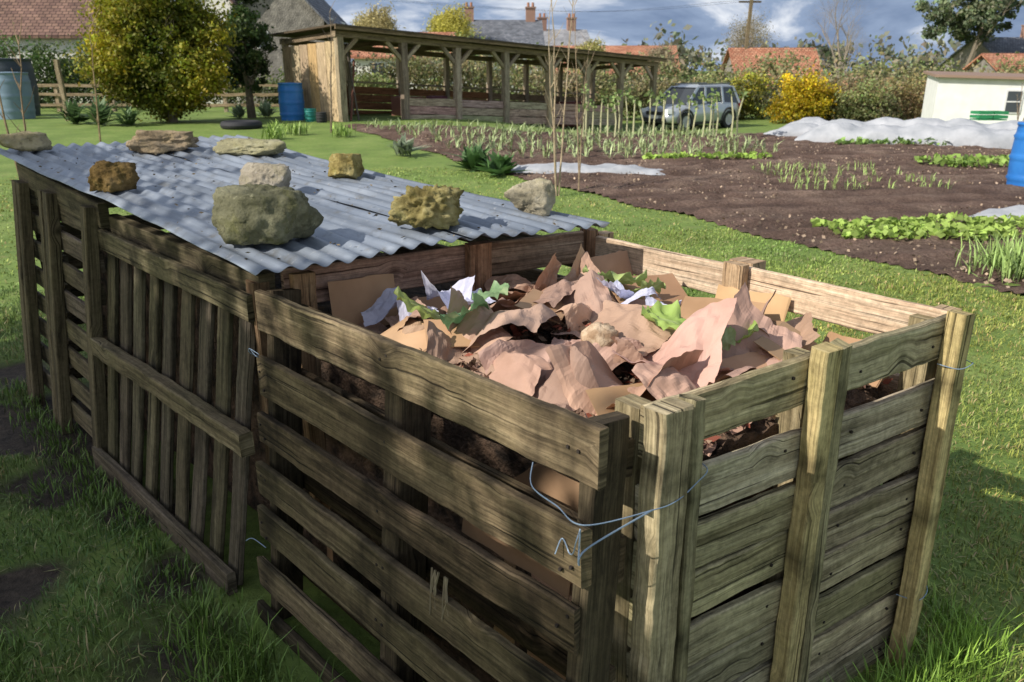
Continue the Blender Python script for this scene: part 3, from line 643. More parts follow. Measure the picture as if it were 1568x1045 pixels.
# ------------------------------------------------ SHED
shed=empty('open_timber_shelter')
SA=Vector((-4.8,23.5,.22)); SBv=Vector((5.5,32.6,-.52)); sd=(SBv-SA); sL=sd.length; se=sd.normalized(); sn=Vector((-se.y,se.x,0)).normalized()
mb=MB()
def sp_(u,dep,z): return SA+sd*u+sn*dep+U*z
us=[0,.155,.30,.445,.59,.725,.86,1.0]
for u in us:
    for dep,w in ((0,.2),(3.2,.16)):
        plank(mb,sp_(u,dep,-.1),sp_(u,dep,2.3),se,w,w,wob=.01,seg=8)
    for sg in(-1,1):
        if 0<=u+sg*.04<=1: plank(mb,sp_(u,0,1.72),sp_(u+sg*.042,0,2.27),se,.11,.1,seg=4)
plank(mb,sp_(-.01,0,2.34),sp_(1.01,0,2.34),U,.16,.2,seg=20,tint=(.7,.66,.6)); plank(mb,sp_(-.01,3.2,2.2),sp_(1.01,3.2,2.2),U,.16,.16,seg=20,tint=(.7,.66,.6))
for u in us: plank(mb,sp_(u,0,2.35),sp_(u,3.2,2.2),U,.14,.1,seg=4,tint=(.6,.55,.5))
for i in range(1,6):
    for z in (.14,.38,.62): plank(mb,sp_(us[i]+.008,.0,z),sp_(us[i+1]-.008,.0,z),U,.22,.05,wob=.01,seg=6,tint=tuple(x*random.uniform(.95,1.25) for x in (1.1,1.06,1.05)))
for i in range(0,7):
    for z in (.15,.4,.65,.9): plank(mb,sp_(us[i]+.005,3.2,z),sp_(us[i+1]-.005,3.2,z),U,.23,.04,seg=4,tint=(.8,.45,.3) if i<4 else (.7,.6,.5))
    plank(mb,sp_(us[i]+.005,3.2,1.15),sp_(us[i+1]-.005,3.2,1.15),U,.06,.06,seg=4)
mb.build('timber_frame',W_shed,shed)
mb=MB()
plank(mb,sp_(-.02,-.35,2.5),sp_(1.02,-.35,2.5),U,.13,.05,seg=20,tint=(.62,.55,.45))
vs=[sp_(-.02,-.4,2.57),sp_(1.02,-.4,2.57),sp_(1.02,3.6,2.42),sp_(-.02,3.6,2.42),sp_(-.02,-.4,2.52),sp_(1.02,-.4,2.52),sp_(1.02,3.6,2.36),sp_(-.02,3.6,2.36)]
mb.add(vs,[(0,1,2,3),(7,6,5,4),(0,4,5,1),(1,5,6,2),(2,6,7,3),(3,7,4,0)],None,(.28,.26,.24)); mb.build('roof',W_shed,shed)
mb=MB()
for i in range(6):
    d0=.08+i*.52; plank(mb,sp_(-.006,d0+.25,.0),sp_(-.006,d0+.25,2.15-i*.02),sn,.5,.03,tint=[(1.5,1.4,1.15),(1.35,1.25,1.1),(1.45,1.2,.8),(1.2,1.1,1.0),(1.4,1.35,1.2),(1.1,.95,.8)][i],seg=6)
mb.build('end_cladding',W_shed,shed)
mb=MB()
for k in range(14):
    u=random.uniform(.02,.95); mb.box(sp_(u,random.uniform(1.5,2.9),random.uniform(.2,.45)),(random.uniform(.3,.9),.5,random.uniform(.4,.9)),Matrix.Rotation(random.uniform(0,3),3,'Z'),(random.uniform(.05,.25),random.uniform(.05,.12),random.uniform(.04,.09)))
tube(mb,[sp_(.03,.3,.0),sp_(.06,.6,1.7)],.03,6,(.25,.1,.07)); tube(mb,[sp_(.05,.3,.0),sp_(.045,.6,1.9)],.03,6,(.15,.12,.1)); 
mb.build('stored_tools',M_plain,shed)
def barrel(name,loc,r,h,mat,tint=(1,1,1),ribs=3,lid=True):
    mb=MB(); pr=[(0,0),(r*.9,0),(r*.93,.03)]
    for i in range(25):
        z=.04+(h-.08)*i/24; rr=r*(.93+.07*math.sin(math.pi*i/24))+ (.02 if i%(24//ribs)==(12//ribs) else 0); pr.append((rr,z))
    pr+=[(r*.97,h-.03),(r*.97,h),(r*.88,h)]+([(0,h+.02)] if lid else [(r*.86,h-.1),(0,h-.1)])
    lathe(mb,(0,0,0),pr,tint=tint); o=mb.build(name,mat,None,True); o.location=loc; return o
barrel('blue_barrel',(-6.45,24.3,.18),.36,1.08,M_blue)
barrel('blue_barrel',(7.5,11.6,-.02),.34,.95,M_blue)
barrel('water_butt',(-15.0,25.0,.2),.55,1.35,nmat('grey_blue_plastic',(.15,.22,.3),(.21,.3,.38),3,.5,0,0))
barrel('water_tank',(-15.9,26.5,.2),.75,1.75,nmat('dark_tank',(.035,.045,.055),(.05,.065,.08),3,.5,0,0))
barrel('plant_bucket',(-5.75,23.6,.2),.17,.38,nmat('teal_plastic',(.02,.2,.18),(.03,.26,.22),3,.5,0,0),lid=False)
barrel('plant_bucket',(-5.35,23.2,.2),.15,.3,M_plain,(.03,.03,.03),lid=False)
mb=MB(); pr=[]
for i in range(13):
    t=2*math.pi*i/12; pr.append((.42+.1*math.cos(t),.1+.1*math.sin(t)))
lathe(mb,(0,0,0),pr,tint=(.03,.03,.035)); o=mb.build('tray_ring',M_plain,None,True); o.location=(-6.9,21,.2)  # tyre-shaped ring standing in for a low dark tray
mb=MB()
for dx in(0,.45):
    mb.box((14.2+dx,25,.2),(.4,.5,.03),None,(.03,.25,.1))
    for sx,sy,wx,wy in((-.2,0,.03,.5),(.2,0,.03,.5),(0,-.25,.4,.03),(0,.25,.4,.03)):
        for z in(.28,.4): mb.box((14.2+dx+sx,25+sy,z),(wx,wy,.08),None,(.03,.25,.1))
mb.box((14.4,25,.0),(1.2,.6,.05),None,(.25,.18,.1)); 
for dx in(-.5,.5): mb.box((14.4+dx,25,-.28),(.06,.5,.5),None,(.2,.15,.1))
mb.build('green_crates',M_plain)
# ------------------------------------------------ CAR
def car(loc,rz):
    e=empty('parked_car',loc,rz)
    body=nmat('car_paint_silver',(.46,.49,.52),(.5,.53,.56),3,.28,.45,0)
    st=[(-2.12,.70,.5,.75),(-2.08,.80,.36,.98),(-1.8,.88,.3,1.04),(-1.0,.9,.27,1.05),(0,.9,.27,1.02),(.85,.9,.27,.99),(1.3,.88,.28,.93),(1.8,.84,.3,.84),(2.0,.76,.33,.74),(2.1,.62,.4,.62)]
    mb=MB();vs=[];fs=[];n=14
    for x,hw,zb,zt in st:
        ring=[(-hw*.9,zb),(-hw,zb+.1),(-hw*1.02,(zb+zt)/2),(-hw*.97,zt-.1),(-hw*.88,zt-.01),(-hw*.4,zt+.02),(0,zt+.03)]
        ring=ring+[(-a,b) for a,b in ring[::-1]][1:]+[(0,zb)]
        vs+= [(x,y,z) for y,z in ring]; n=len(ring)
    for i in range(len(st)-1):
        for k in range(n): fs.append((i*n+k,(i+1)*n+k,(i+1)*n+(k+1)%n,i*n+(k+1)%n))
    fs.append(tuple(range(n))); fs.append(tuple((len(st)-1)*n+k for k in range(n-1,-1,-1)))
    mb.add(vs,fs); mb.build('body',body,e,True)
    def gh(off,z0,z1,xs):
        return [(xs[0],-.82+off,z0),(xs[1],-.82+off,z0),(xs[1],.82-off,z0),(xs[0],.82-off,z0),(xs[2],-.64+off,z1),(xs[3],-.64+off,z1),(xs[3],.64-off,z1),(xs[2],.64-off,z1)]
    mb=MB(); mb.add(gh(0,.98,1.6,(-2.0,1.15,-1.72,.38)),[(0,1,5,4),(1,2,6,5),(2,3,7,6),(3,0,4,7),(4,5,6,7)]); mb.build('windows',M_glass,e)
    mb=MB(); mb.add([(-1.8,-.67,1.585),(.45,-.67,1.585),(.45,.67,1.585),(-1.8,.67,1.585),(-1.6,-.5,1.68),(.1,-.5,1.68),(.1,.5,1.68),(-1.6,.5,1.68)],[(0,1,5,4),(1,2,6,5),(2,3,7,6),(3,0,4,7),(4,5,6,7),(3,2,1,0)])
    for s in(-1,1):
        for a,b in (((1.18,.84,.97),(.4,.66,1.6)),((.15,.85,1.0),(.0,.67,1.6)),((-.95,.85,1.0),(-1.0,.67,1.6)),((-2.0,.84,.98),(-1.72,.66,1.6))):
            plank(mb,(a[0],a[1]*s,a[2]),(b[0],b[1]*s,b[2]),(1,0,0),.1,.04,(1,1,1),wob=0,seg=2)
        tube(mb,[(.3,.6*s,1.7),(-1.6,.6*s,1.72)],.025,6,(.3,.3,.3)); mb.box((.95,.98*s,1.03),(.12,.2,.13))
    mb.build('roof_and_pillars',body,e)
    mb=MB()
    for s in(-1,1):
        for x in(-1.3,1.28):
            pr=[(.02,.02),(.2,.03),(.22,.0),(.34,.0),(.36,.05),(.36,.17),(.34,.22),(.1,.22)]
            m2=MB(); lathe(m2,(0,0,0),pr[2:],22,(.025,.025,.028)); lathe(m2,(0,0,0),pr[:3],22,(.5,.5,.52))
            for k in range(5):
                t=2*math.pi*k/5; m2.box((.11*math.cos(t),.11*math.sin(t),.02),(.2,.05,.02),Matrix.Rotation(t,3,'Z'),(.5,.5,.52))
            M_=Matrix.Rotation(math.pi/2*s,4,'X'); m2.v=[tuple(M_@Vector(v)+Vector((x,s*.93,.36))) for v in m2.v]
            mb.add(m2.v,m2.f,None,m2.c)
            ar=[(x+.43*math.cos(t),s*.9,.36+.43*math.sin(t)) for t in np.linspace(-.1,math.pi+.1,12)]; tube(mb,ar,.05,6,(.05,.05,.05))
        mb.box((1.98,.62*s,.74),(.2,.3,.16),Matrix.Rotation(-.45*s,3,'Z'),(.85,.87,.9)); mb.box((-2.08,.72*s,.95),(.1,.16,.3),None,(.4,.02,.02))
    mb.box((2.08,0,.66),(.08,.8,.12),None,(.04,.04,.04)); mb.box((2.08,0,.42),(.12,1.2,.14),None,(.05,.05,.05)); mb.box((2.13,0,.52),(.03,.5,.11),None,(.8,.8,.75)); mb.box((0,0,.3),(3.2,1.7,.16),None,(.04,.04,.04))
    mb.build('wheels_and_trim',M_plain,e)
car((7.1,33,-.62),math.radians(218))
# ------------------------------------------------ HOUSES
M_stone=nmat('stone_wall',(.13,.12,.105),(.32,.295,.255),3.5,.9,0,.8,.05,detail=8)
M_render=nmat('painted_render',(.66,.64,.58),(.78,.76,.7),2,.85,0,.1)
def tiles(name,c1,c2):
    m,nt=newmat(name); v=objc(nt); br=nd(nt,'ShaderNodeTexBrick',None,{'Vector':nd(nt,'ShaderNodeTexCoord').outputs['UV'],'Color1':(*c1,1),'Color2':(*c2,1),'Mortar':tuple(x*.4 for x in c1)+(1,),'Scale':1.0,'Mortar Size':.02,'Brick Width':.25,'Row Height':.2})
    c=mixc(nt,1.0,br.outputs[0],ramp(nt,noi(nt,v,1.2,7,.7),[(.3,.6),(.7,1.25)]),'MULTIPLY'); finish(nt,c,.85,0,br.outputs[1],-.4,.03,0,.3); return m
T_red=tiles('clay_tiles',(.42,.17,.10),(.55,.29,.18)); T_brown=tiles('brown_tiles',(.18,.105,.085),(.28,.17,.125)); T_slate=tiles('slate_tiles',(.13,.14,.165),(.24,.25,.28)); T_lt=tiles('stone_tiles',(.32,.32,.34),(.45,.45,.46))
def house(name,x,y,w,d,he,hr,rz,wm,rm,ch=(),z=None,win=True):
    e=empty(name,(x,y,(zgf(x,y) if z is None else z)),rz)
    mb=MB(); a=w/2;b=d/2
    mb.add([(-a,-b,-.5),(a,-b,-.5),(a,b,-.5),(-a,b,-.5),(-a,-b,he),(a,-b,he),(a,b,he),(-a,b,he),(-a,0,hr),(a,0,hr)],[(0,1,5,4),(2,3,7,6),(1,2,6,9,5),(3,0,4,8,7)]); mb.build('walls',wm,e)
    mb=MB(); o=.3; sl=(hr-he)/b; zz=he-o*sl; t=.12
    for s in(-1,1):
        L_=math.hypot(b+o,hr-zz)
        mb.add([(-a-o,s*(b+o),zz+t),(a+o,s*(b+o),zz+t),(a+o,0,hr+t),(-a-o,0,hr+t),(-a-o,s*(b+o),zz),(a+o,s*(b+o),zz),(a+o,0,hr),(-a-o,0,hr)],[(0,1,2,3),(4,5,6,7),(0,1,5,4),(0,3,7,4),(1,2,6,5)],[[(0,0),(w,0),(w,L_),(0,L_)]]*2+[[(0,0),(w,0),(w,.1),(0,.1)]]*3)
    mb.build('roof',rm,e)
    if ch:
        mb=MB()
        for cx in ch:
            mb.box((cx,0,hr+.35),(.8,.55,1.5),None,(.34,.2,.15)); mb.box((cx,0,hr+1.1),(.92,.67,.12),None,(.3,.2,.16))
            for k in(-.2,.2): lathe(mb,(cx+k,0,hr+1.16),[(.12,0),(.1,.35),(.08,.35)],10,(.4,.2,.13))
        mb.build('chimney',M_plain,e)
    if win:
        mb=MB(); nw=max(1,int(w/2.5))
        for k in range(nw):
            cx=-a+w*(k+.5)/nw
            for zc in ([1.3] if he<3.2 else [1.3,3.0]):
                for s in(-1,1):
                    mb.box((cx,s*(b+.01),zc),(1.0,.08,1.1),None,(.8,.8,.78)); mb.box((cx,s*(b+.05),zc),(.84,.04,.94),None,(.04,.05,.06)); mb.box((cx,s*(b+.07),zc),(.05,.04,.94),None,(.8,.8,.78))
        for s in(-1,1): mb.box((s*(a+.01),.7,min(he-.4,2.6)),(.08,.5,.7),None,(.8,.8,.78)); mb.box((s*(a+.05),.7,min(he-.4,2.6)),(.04,.4,.6),None,(.04,.05,.06))
        mb.build('windows',M_plain,e)
    return e
HP=math.pi/2
house('stone_house',-10.0,39.5,7,3.8,3.4,5.4,HP+.05,M_stone,T_slate)
house('white_cottage',-12.7,38.5,5,2.0,4.1,5.2,HP,M_render,T_brown)
house('brick_house',-24,40,12,8,2.9,6.2,.1,M_render,T_brown,(-2,))
house('slate_roof_house',-2.2,74,9,8,2.9,5.4,.05,M_render,T_slate,(-1.5,3.8))
house('slate_roof_house',2.8,80,8,8,3.4,5.6,.15,M_stone,T_lt,(0,2.8))
house('white_cottage',-7,56,6,5,2.2,3.6,.0,M_render,T_red)
house('tiled_barn',8.6,72,10,7,1.9,4.0,-.05,M_stone,T_red,(),win=False)
house('tiled_barn',19,62,5.8,6,1.2,3.6,.0,M_stone,T_red,(),win=False)
house('slate_roof_house',45,76,8,8,2.5,4.8,.2,M_stone,T_slate,(1,))
house('tiled_barn',30.5,50,5.5,6,1.2,3.0,.15,M_stone,T_red,(),win=False)
e=empty('white_shed',(18.2,28.3,-.42),-.35); mb=MB()
a,b=3.6,1.6
mb.add([(-a,-b,-.3),(a,-b,-.3),(a,b,-.3),(-a,b,-.3),(-a,-b,1.8),(a,-b,1.6),(a,b,1.7),(-a,b,1.9)],[(0,1,5,4),(1,2,6,5),(2,3,7,6),(3,0,4,7)],None,(.8,.8,.78)); 
mb.build('walls',M_plain,e); mb=MB(); mb.add([(-a-.15,-b-.2,1.81),(a+.15,-b-.2,1.60),(a+.15,b+.2,1.71),(-a-.15,b+.2,1.92),(-a-.15,-b-.2,1.89),(a+.15,-b-.2,1.68),(a+.15,b+.2,1.79),(-a-.15,b+.2,2.0)],[(0,1,2,3),(4,5,6,7),(0,1,5,4),(0,3,7,4),(1,2,6,5)],None,(.30,.2,.15)); mb.build('roof',M_plain,e)
mb=MB(); mb.box((-1.3,-b-.01,1.05),(.5,.06,.75),None,(.7,.7,.7)); mb.box((-1.3,-b-.04,1.05),(.4,.04,.65),None,(.05,.06,.07)); mb.box((-1.3,-b-.06,1.05),(.4,.04,.04),None,(.7,.7,.7)); mb.box((1.2,-b-.02,.75),(.8,.05,1.5),None,(.45,.45,.43)); mb.build('window_and_door',M_plain,e)
mb=MB(); plank(mb,(17,62,-.6),(17.2,62,6.6),(1,0,0),.22,.22,(1.6,1.5,1.4),wob=0,seg=6); plank(mb,(16.3,62,6.2),(17.9,62,6.2),(0,0,1),.12,.1,(.8,.75,.7),wob=0,seg=3)
for k in(-.7,.7): tube(mb,curvepts([(17+k,62,6.3),(5+k,63,5.6),(-12+k,66,6.8)],8),.009,3,(.1,.1,.1))
mb.build('utility_pole',W_slat)
mb=MB()
for k in range(7): plank(mb,(-20+k*2.0,29.5-k*.1,.1),(-20+k*2.0,29.5-k*.1,1.15),(1,0,0),.12,.12,wob=.01)
for z in(.4,.75,1.05): plank(mb,(-20,29.4,z+.05),(-8.0,28.8,z+.05),(0,0,1),.10,.04,seg=20,wob=.02,tint=(.8,.75,.65))
plank(mb,(-12.9,24,.1),(-12.95,24,1.9),(1,0,0),.12,.12,wob=.01)
mb.build('wooden_fence',W_shed)
# ------------------------------------------------ TREES
def eggs(cx,cy,cz,rx,ry,rz,n,s=.45,sp=.75):
    out=[]
    for k in range(n):
        d=rng.normal(0,1,3); d/=np.linalg.norm(d); r=rng.uniform(.3,sp)
        q=rng.uniform(.7,1.2)*s; out.append((cx+d[0]*rx*r,cy+d[1]*ry*r,cz+d[2]*rz*r,rx*q,ry*q,rz*q))
    return out
def leafytree(name,x,y,cz,rx,ry,rz,n,size,col,col2=None,trunk=.15,ne=9,extra=(),eg=None,**k):
    z=zgf(x,y); e=empty(name); mb=MB(); t=[]
    grow(mb,Vector((x,y,z-.1)),U.copy(),max(.4,(cz-rz*.4-z)),trunk,4,t,3,.7,.7,.1); mb.build('trunk_and_limbs',M_bark,e)
    foliage('crown',(eg or eggs(x,y,cz,rx,ry,rz,ne))+list(extra),n,size,col,M_leaf,parent=e,col2=col2,**k); return e
gx_,gy_,gz_=-9.55,23.2,2.15
eg=[(gx_,gy_,gz_,1.25,1.1,1.35)]+[(gx_+1.2*math.cos(t)*r,gy_-.3+.5*math.sin(t*3),gz_+1.3*math.sin(t)*r,.72,.65,.66) for t,r in zip(np.linspace(0,2*math.pi,12)[:-1],[1,.85,1.05,.9,1,.9,1.05,.85,1,.8,.95])]+[(gx_-.4,gy_-1,gz_+.4,.7,.4,.7),(gx_+.5,gy_-1,gz_-.3,.7,.4,.7)]
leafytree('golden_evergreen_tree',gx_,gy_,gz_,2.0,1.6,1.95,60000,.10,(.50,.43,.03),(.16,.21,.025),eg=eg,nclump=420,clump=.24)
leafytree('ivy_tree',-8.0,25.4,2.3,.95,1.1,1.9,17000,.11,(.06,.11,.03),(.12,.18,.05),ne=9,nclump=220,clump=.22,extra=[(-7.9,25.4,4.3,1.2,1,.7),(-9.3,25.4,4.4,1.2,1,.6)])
bt=MB();tips=[];grow(bt,Vector((0,0,0)),U.copy(),2.2,.22,7,tips,3,.62,.78,.08)
tree_me=bt.build('bare_tree',M_barkfar); tree_me.location=(25.5,66,-.6); tree_me.scale=(1.15,1.15,1.25)
def dup(x,y,s,rz,sz=1):
    o=bpy.data.objects.new('bare_tree',tree_me.data); COL.objects.link(o); o.location=(x,y,zgf(x,y)); o.scale=(s,s,s*sz); o.rotation_euler=(0,0,rz)
for a in [(18.3,66,.85,1),(32,80,.9,4),(-17,36,.6,.3),(40,74,.8,3),(2,60,.5,1.1)]: dup(*a)
ftips=np.array([tuple(t) for t in tips]); 
def willow(x,y,s,col,name='willow_tree',rep=5,size=.22):
    e=empty(name); o=bpy.data.objects.new('trunk_and_limbs',tree_me.data); COL.objects.link(o); o.location=(x,y,zgf(x,y)); o.scale=(s,s,s); o.parent=e
    P=np.repeat(ftips,rep,axis=0); P=P+rng.normal(0,.3,P.shape); P=P*s+np.array([x,y,zgf(x,y)]); c=np.array(col)[None]*rng.uniform(.6,1.4,(len(P),1)); V_,C_=cards(P,size,c,asp=.3); fast('crown',V_,4,M_leaf,C_,e)
willow(-9.5,62,.72,(.5,.43,.2)); willow(-4.6,70,.8,(.55,.5,.1)); willow(6.3,66,.55,(.48,.45,.16)); willow(11.5,64,.52,(.36,.3,.2),'budding_tree',2,.18); willow(21.5,76,.9,(.32,.27,.16),'budding_tree',2,.16)
leafytree('pine_tree',38.5,72,6.2,4.2,4,3.0,13000,.34,(.15,.2,.12),(.24,.28,.15),ne=13,trunk=.3,clump=.16,nclump=130)
leafytree('conifer_tree',46,70,3.2,2.5,2.5,3.4,8000,.3,(.11,.15,.06),(.2,.22,.09),trunk=.2)
def hedge(name,pts,r,h,n,size,col,col2=None,**k):
    el=[]
    for (x,y) in pts: z=zgf(x,y); el.append((x+rng.normal(0,.2),y+rng.normal(0,.3),z+h*.5,r*rng.uniform(.85,1.3),r*.8,h*.58*rng.uniform(.8,1.15)))
    return foliage(name,el,n,size,col,M_leaf,col2=col2,shell=.3,**k)
hedge('hedge',[(x,38+.05*x) for x in np.arange(-6,24,1.3)],1.2,1.9,30000,.16,(.24,.26,.09),(.38,.31,.18),clump=.3,nclump=700)
hedge('hedge',[(x,47) for x in np.arange(-4,46,1.8)],1.7,2.6,26000,.22,(.32,.27,.15),(.24,.3,.1),clump=.3,nclump=600)
hedge('clipped_hedge',[(x,32.5) for x in np.arange(-26,-13.5,.7)],.8,2.2,30000,.13,(.08,.14,.035),(.13,.19,.055),clump=.4,nclump=900)
hedge('hedge',[(x,33.5) for x in np.arange(-13.5,-5,.9)],.8,1.2,14000,.12,(.14,.2,.055),(.26,.28,.1),clump=.3,nclump=300)
hedge('russet_hedge',[(x,36.5) for x in np.arange(14,24,.9)],1.0,1.8,20000,.12,(.38,.22,.12),(.32,.3,.12),clump=.3,nclump=300)
hedge('forsythia_bush',[(12.0,36),(12.9,36.2),(12.4,35.8)],.85,1.9,9000,.11,(.72,.52,.02),(.50,.42,.03),clump=.25,nclump=120)
hedge('forsythia_bush',[(10.4,38.5),(11.1,38.7)],.8,1.9,5000,.12,(.52,.48,.06),(.3,.34,.08))
hedge('forsythia_bush',[(13.6,36.5)],.7,1.5,3500,.12,(.24,.3,.04),(.6,.48,.04))
hedge('bramble_bush',[(8,36.5),(9,36.8),(7,37),(14.5,35.5),(15.4,35)],.9,1.6,12000,.12,(.24,.29,.1),(.36,.3,.16))
hedge('distant_trees',[(x,150+20*math.sin(x)) for x in np.arange(-130,140,9)],8,6.5,16000,1.2,(.22,.22,.16),(.27,.27,.18),clump=.3,nclump=500)
def sapling(x,y,h,n,col=(1,1,1),spread=.12,r=.012):
    z=zgf(x,y); mb=MB()
    for k in range(n):
        a=random.uniform(0,6.28); top=Vector((x+math.cos(a)*spread*h*random.random(),y+math.sin(a)*spread*h*random.random(),z+h*random.uniform(.7,1)))
        b=Vector((x+jit(.03),y+jit(.03),z)); pts=[b.lerp(top,t)+Vector((jit(.02),jit(.02),0))*h*.5*t for t in np.linspace(0,1,9)]; tube(mb,pts,[r*(1-.75*t) for t in np.linspace(0,1,9)],5,col)
        for q in pts[3:]:
            for j in range(2):
                a2=random.uniform(0,6.28); l=random.uniform(.1,.35)*h*.35; e_=q+Vector((math.cos(a2)*l*.6,math.sin(a2)*l*.6,l)); tube(mb,[q,q.lerp(e_,.5)+Vector((jit(.02),jit(.02),-.01)),e_],[r*.35,r*.25,r*.12],3,col)
    mb.build('fruit_sapling',M_bark)
sapling(.62,11.0,2.9,3,(2.3,2.15,1.9),.22,.016); sapling(.95,11.4,2.6,2,(1.8,1.6,1.4),.3,.012)
sapling(-4.35,19.8,3.0,1,(1.2,1.1,1),.1,.03); sapling(-5.25,8.7,2.6,2,(1.3,1.1,.9),.15,.018); sapling(-6.6,13,2.6,1,(1.5,1.3,1),.1,.02); sapling(16.0,26.0,1.5,4,(1.2,1.1,1),.4,.02)
# ------------------------------------------------ CROPS
def plantblades(name,centers,nb,L,W,lean,col,var=.25,basec=1.6,tipc=.9,droop=.5):
    c=np.repeat(np.array(centers,float),nb,axis=0); c[:,:2]+=rng.normal(0,.02,(len(c),2)); c=np.column_stack([c[:,0],c[:,1],zg(c[:,0],c[:,1])+.05])
    cl=np.array(col)[None]*rng.uniform(1-var,1+var,(len(c),1)); V_,C_=blades(c,L*rng.uniform(.45,1.15,len(c)),W,lean,cl,tipc,droop,basec); return fast(name,V_,4,M_grass,C_)
rows=[]
for y in np.arange(15.2,21,.62):
    for x in np.arange(-4,5.4,.21):
        if beddist(x,y)>.5 and x<5.6-(y-15)*.02 and not(y<15.6 and x>4.5) and vnoise(np.array([x*1.3]),np.array([y*1.7]),66)[0]>.22 and rng.random()>.15: rows.append((x+rng.normal(0,.04),y+.08*x+rng.normal(0,.05)))
plantblades('leek_rows',rows,8,.32,.03,.6,(.32,.39,.19),var=.4,basec=1.7)
plantblades('onion_rows',[(x,y) for y in (11.2,11.9,12.7,13.4) for x in np.arange(4.0,6.3,.13) if rng.random()>.25],7,.2,.014,.45,(.34,.46,.15))
def leafplants(name,centers,nl,r,col,size,flat=.5):
    P=[];cs=[]
    for (x,y,s) in centers:
        a=rng.uniform(0,6.28,nl); rr=np.sqrt(rng.uniform(0,1,nl))*r*s; z=zg(x,y)+.06+rng.uniform(.2,1,nl)*r*s*.8*(1-.4*rr/(r*s))
        P.append(np.stack([x+rr*np.cos(a),y+rr*np.sin(a),z],1)); cs.append(np.array(col)[None]*rng.uniform(.5,1.45,(nl,1)))
    V_,C_=cards(np.concatenate(P),size,np.concatenate(cs),flat=flat,asp=.75); return fast(name,V_,4,M_leaf,C_)
leafplants('lettuce_row',[(x+jit(.06),y+.02*x+jit(.06),rng.uniform(.7,1.3)) for x in np.arange(3.35,6.4,.2) for y in(7.75,8.1,8.45)],34,.13,(.38,.52,.12),.085)
leafplants('spinach_row',[(x,14.9+.1*x,rng.uniform(.8,1.2)) for x in np.arange(2.6,5.0,.22)],26,.15,(.36,.52,.1),.1)
leafplants('spinach_row',[(x,y,rng.uniform(.8,1.3)) for x in np.arange(7.4,10.2,.3) for y in(14.0,14.5)],22,.18,(.3,.45,.1),.12)
leafplants('spinach_row',[(x,18.2-.15*(x-8),rng.uniform(.8,1.3)) for x in np.arange(7.4,12.2,.3)],20,.2,(.24,.38,.1),.13)
leafplants('chard_plant',[(7.3,10.2,1.3),(7.6,9.9,1.4),(7.2,9.8,1)],50,.25,(.24,.38,.1),.14)
def spiky(name,x,y,n,L,W,col):
    P=np.tile(np.array([[x,y,zgf(x,y)+.02]]),(n,1))+rng.normal(0,.06,(n,3))*np.array([1,1,.2]); V_,C_=blades(P,L*rng.uniform(.5,1.1,n),W,.75,np.array(col)[None]*rng.uniform(.6,1.4,(n,1)),1.1,.5,.7); fast(name,V_,4,M_leaf,C_)
spiky('cabbage_plant',-.62,13.7,60,.5,.16,(.09,.18,.06)); spiky('cabbage_plant',-.2,13.2,40,.42,.15,(.1,.2,.06))
spiky('artichoke_plant',-2.1,15.6,50,.5,.1,(.34,.4,.28)); spiky('artichoke_plant',-11.0,22,60,.9,.16,(.14,.22,.1)); spiky('artichoke_plant',-11.9,22.5,60,.8,.16,(.12,.2,.08)); spiky('artichoke_plant',-10.1,21.8,50,.6,.12,(.15,.24,.1)); spiky('artichoke_plant',-7.6,25.6,70,.6,.1,(.3,.38,.24)); spiky('artichoke_plant',-8.3,25.2,60,.5,.1,(.28,.36,.22))
tuft('daffodil_clump',[(-5.6,19.5,.1,90),(-5.0,19.2,.1,90),(-3.9,18.8,.12,90),(-5.3,18.3,.12,90)],.35,.03,(.28,.4,.1))
mb=MB(); hp_=[]
for k in range(24):
    x=1.7+k*.165+jit(.06); y=20.4+jit(.3); z=zgf(x,y); h=random.uniform(.75,1.15); q=Vector((x+jit(.1),y,z+h))
    tube(mb,[(x,y,z),(x+jit(.03),y,z+h*.5),q],[.024,.02,.016],5,(1,1,1)); hp_.append(q)
mb.build('bolting_sprout_stems',nmat('pale_stem',(.46,.46,.26),(.58,.56,.34),4,.7,0,0))
P=np.concatenate([np.array(q)[None]+rng.normal(0,.06,(12,3)) for q in hp_]); V_,C_=cards(P,.12,np.array([.26,.36,.12])[None]*rng.uniform(.6,1.5,(len(P),1))); fast('bolting_sprout_leaves',V_,4,M_leaf,C_)
def fleece(x0,y0,x1,y1,w,h,seed):
    mb=MB(); a=Vector((x0,y0,0));b=Vector((x1,y1,0));d=(b-a);n=Vector((-d.y,d.x,0)).normalized();N=int(d.length/.08);vs=[];fs=[];K=18
    for i in range(N+1):
        p=a+d*i/N; en=min(1,min(i,N-i)/7+.12); s_=i*.08
        for k in range(K+1):
            t=math.pi*k/K; ww=w*(1+.15*noise.noise(Vector((s_*.8,seed,0)))); q=p-n*math.cos(t)*ww/2
            hoop=.82+.18*abs(math.cos(s_*math.pi/.9))
            zz=math.sin(t)**.8*h*en*hoop*(1+.25*noise.noise(Vector((s_*1.1,seed,k*.15))))+.035*noise.noise(Vector((s_*4,k*.5,seed)))+.03*abs(noise.noise(Vector((s_*11,k*.25,seed))))
            vs.append((q.x,q.y,zgf(q.x,q.y)+.03+max(0,zz)))
    for i in range(N):
        for k in range(K): j=i*(K+1)+k; fs.append((j,j+K+1,j+K+2,j+1))
    mb.add(vs,fs); mb.build('fleece_tunnel',M_fleece,None,True)
fleece(7.0,22.0,14.5,19.2,1.0,.42,1); fleece(6.8,19.6,14.0,16.6,1.2,.42,2); fleece(6.5,21.2,9.0,20.6,.8,.28,5); fleece(-.1,13.6,2.5,13.2,.7,.12,3); fleece(5.2,8.9,7.5,9.1,.7,.15,4)
rock('rock',(5.2,8.5,.03),(.14,.12,.12),7,M_rock3)
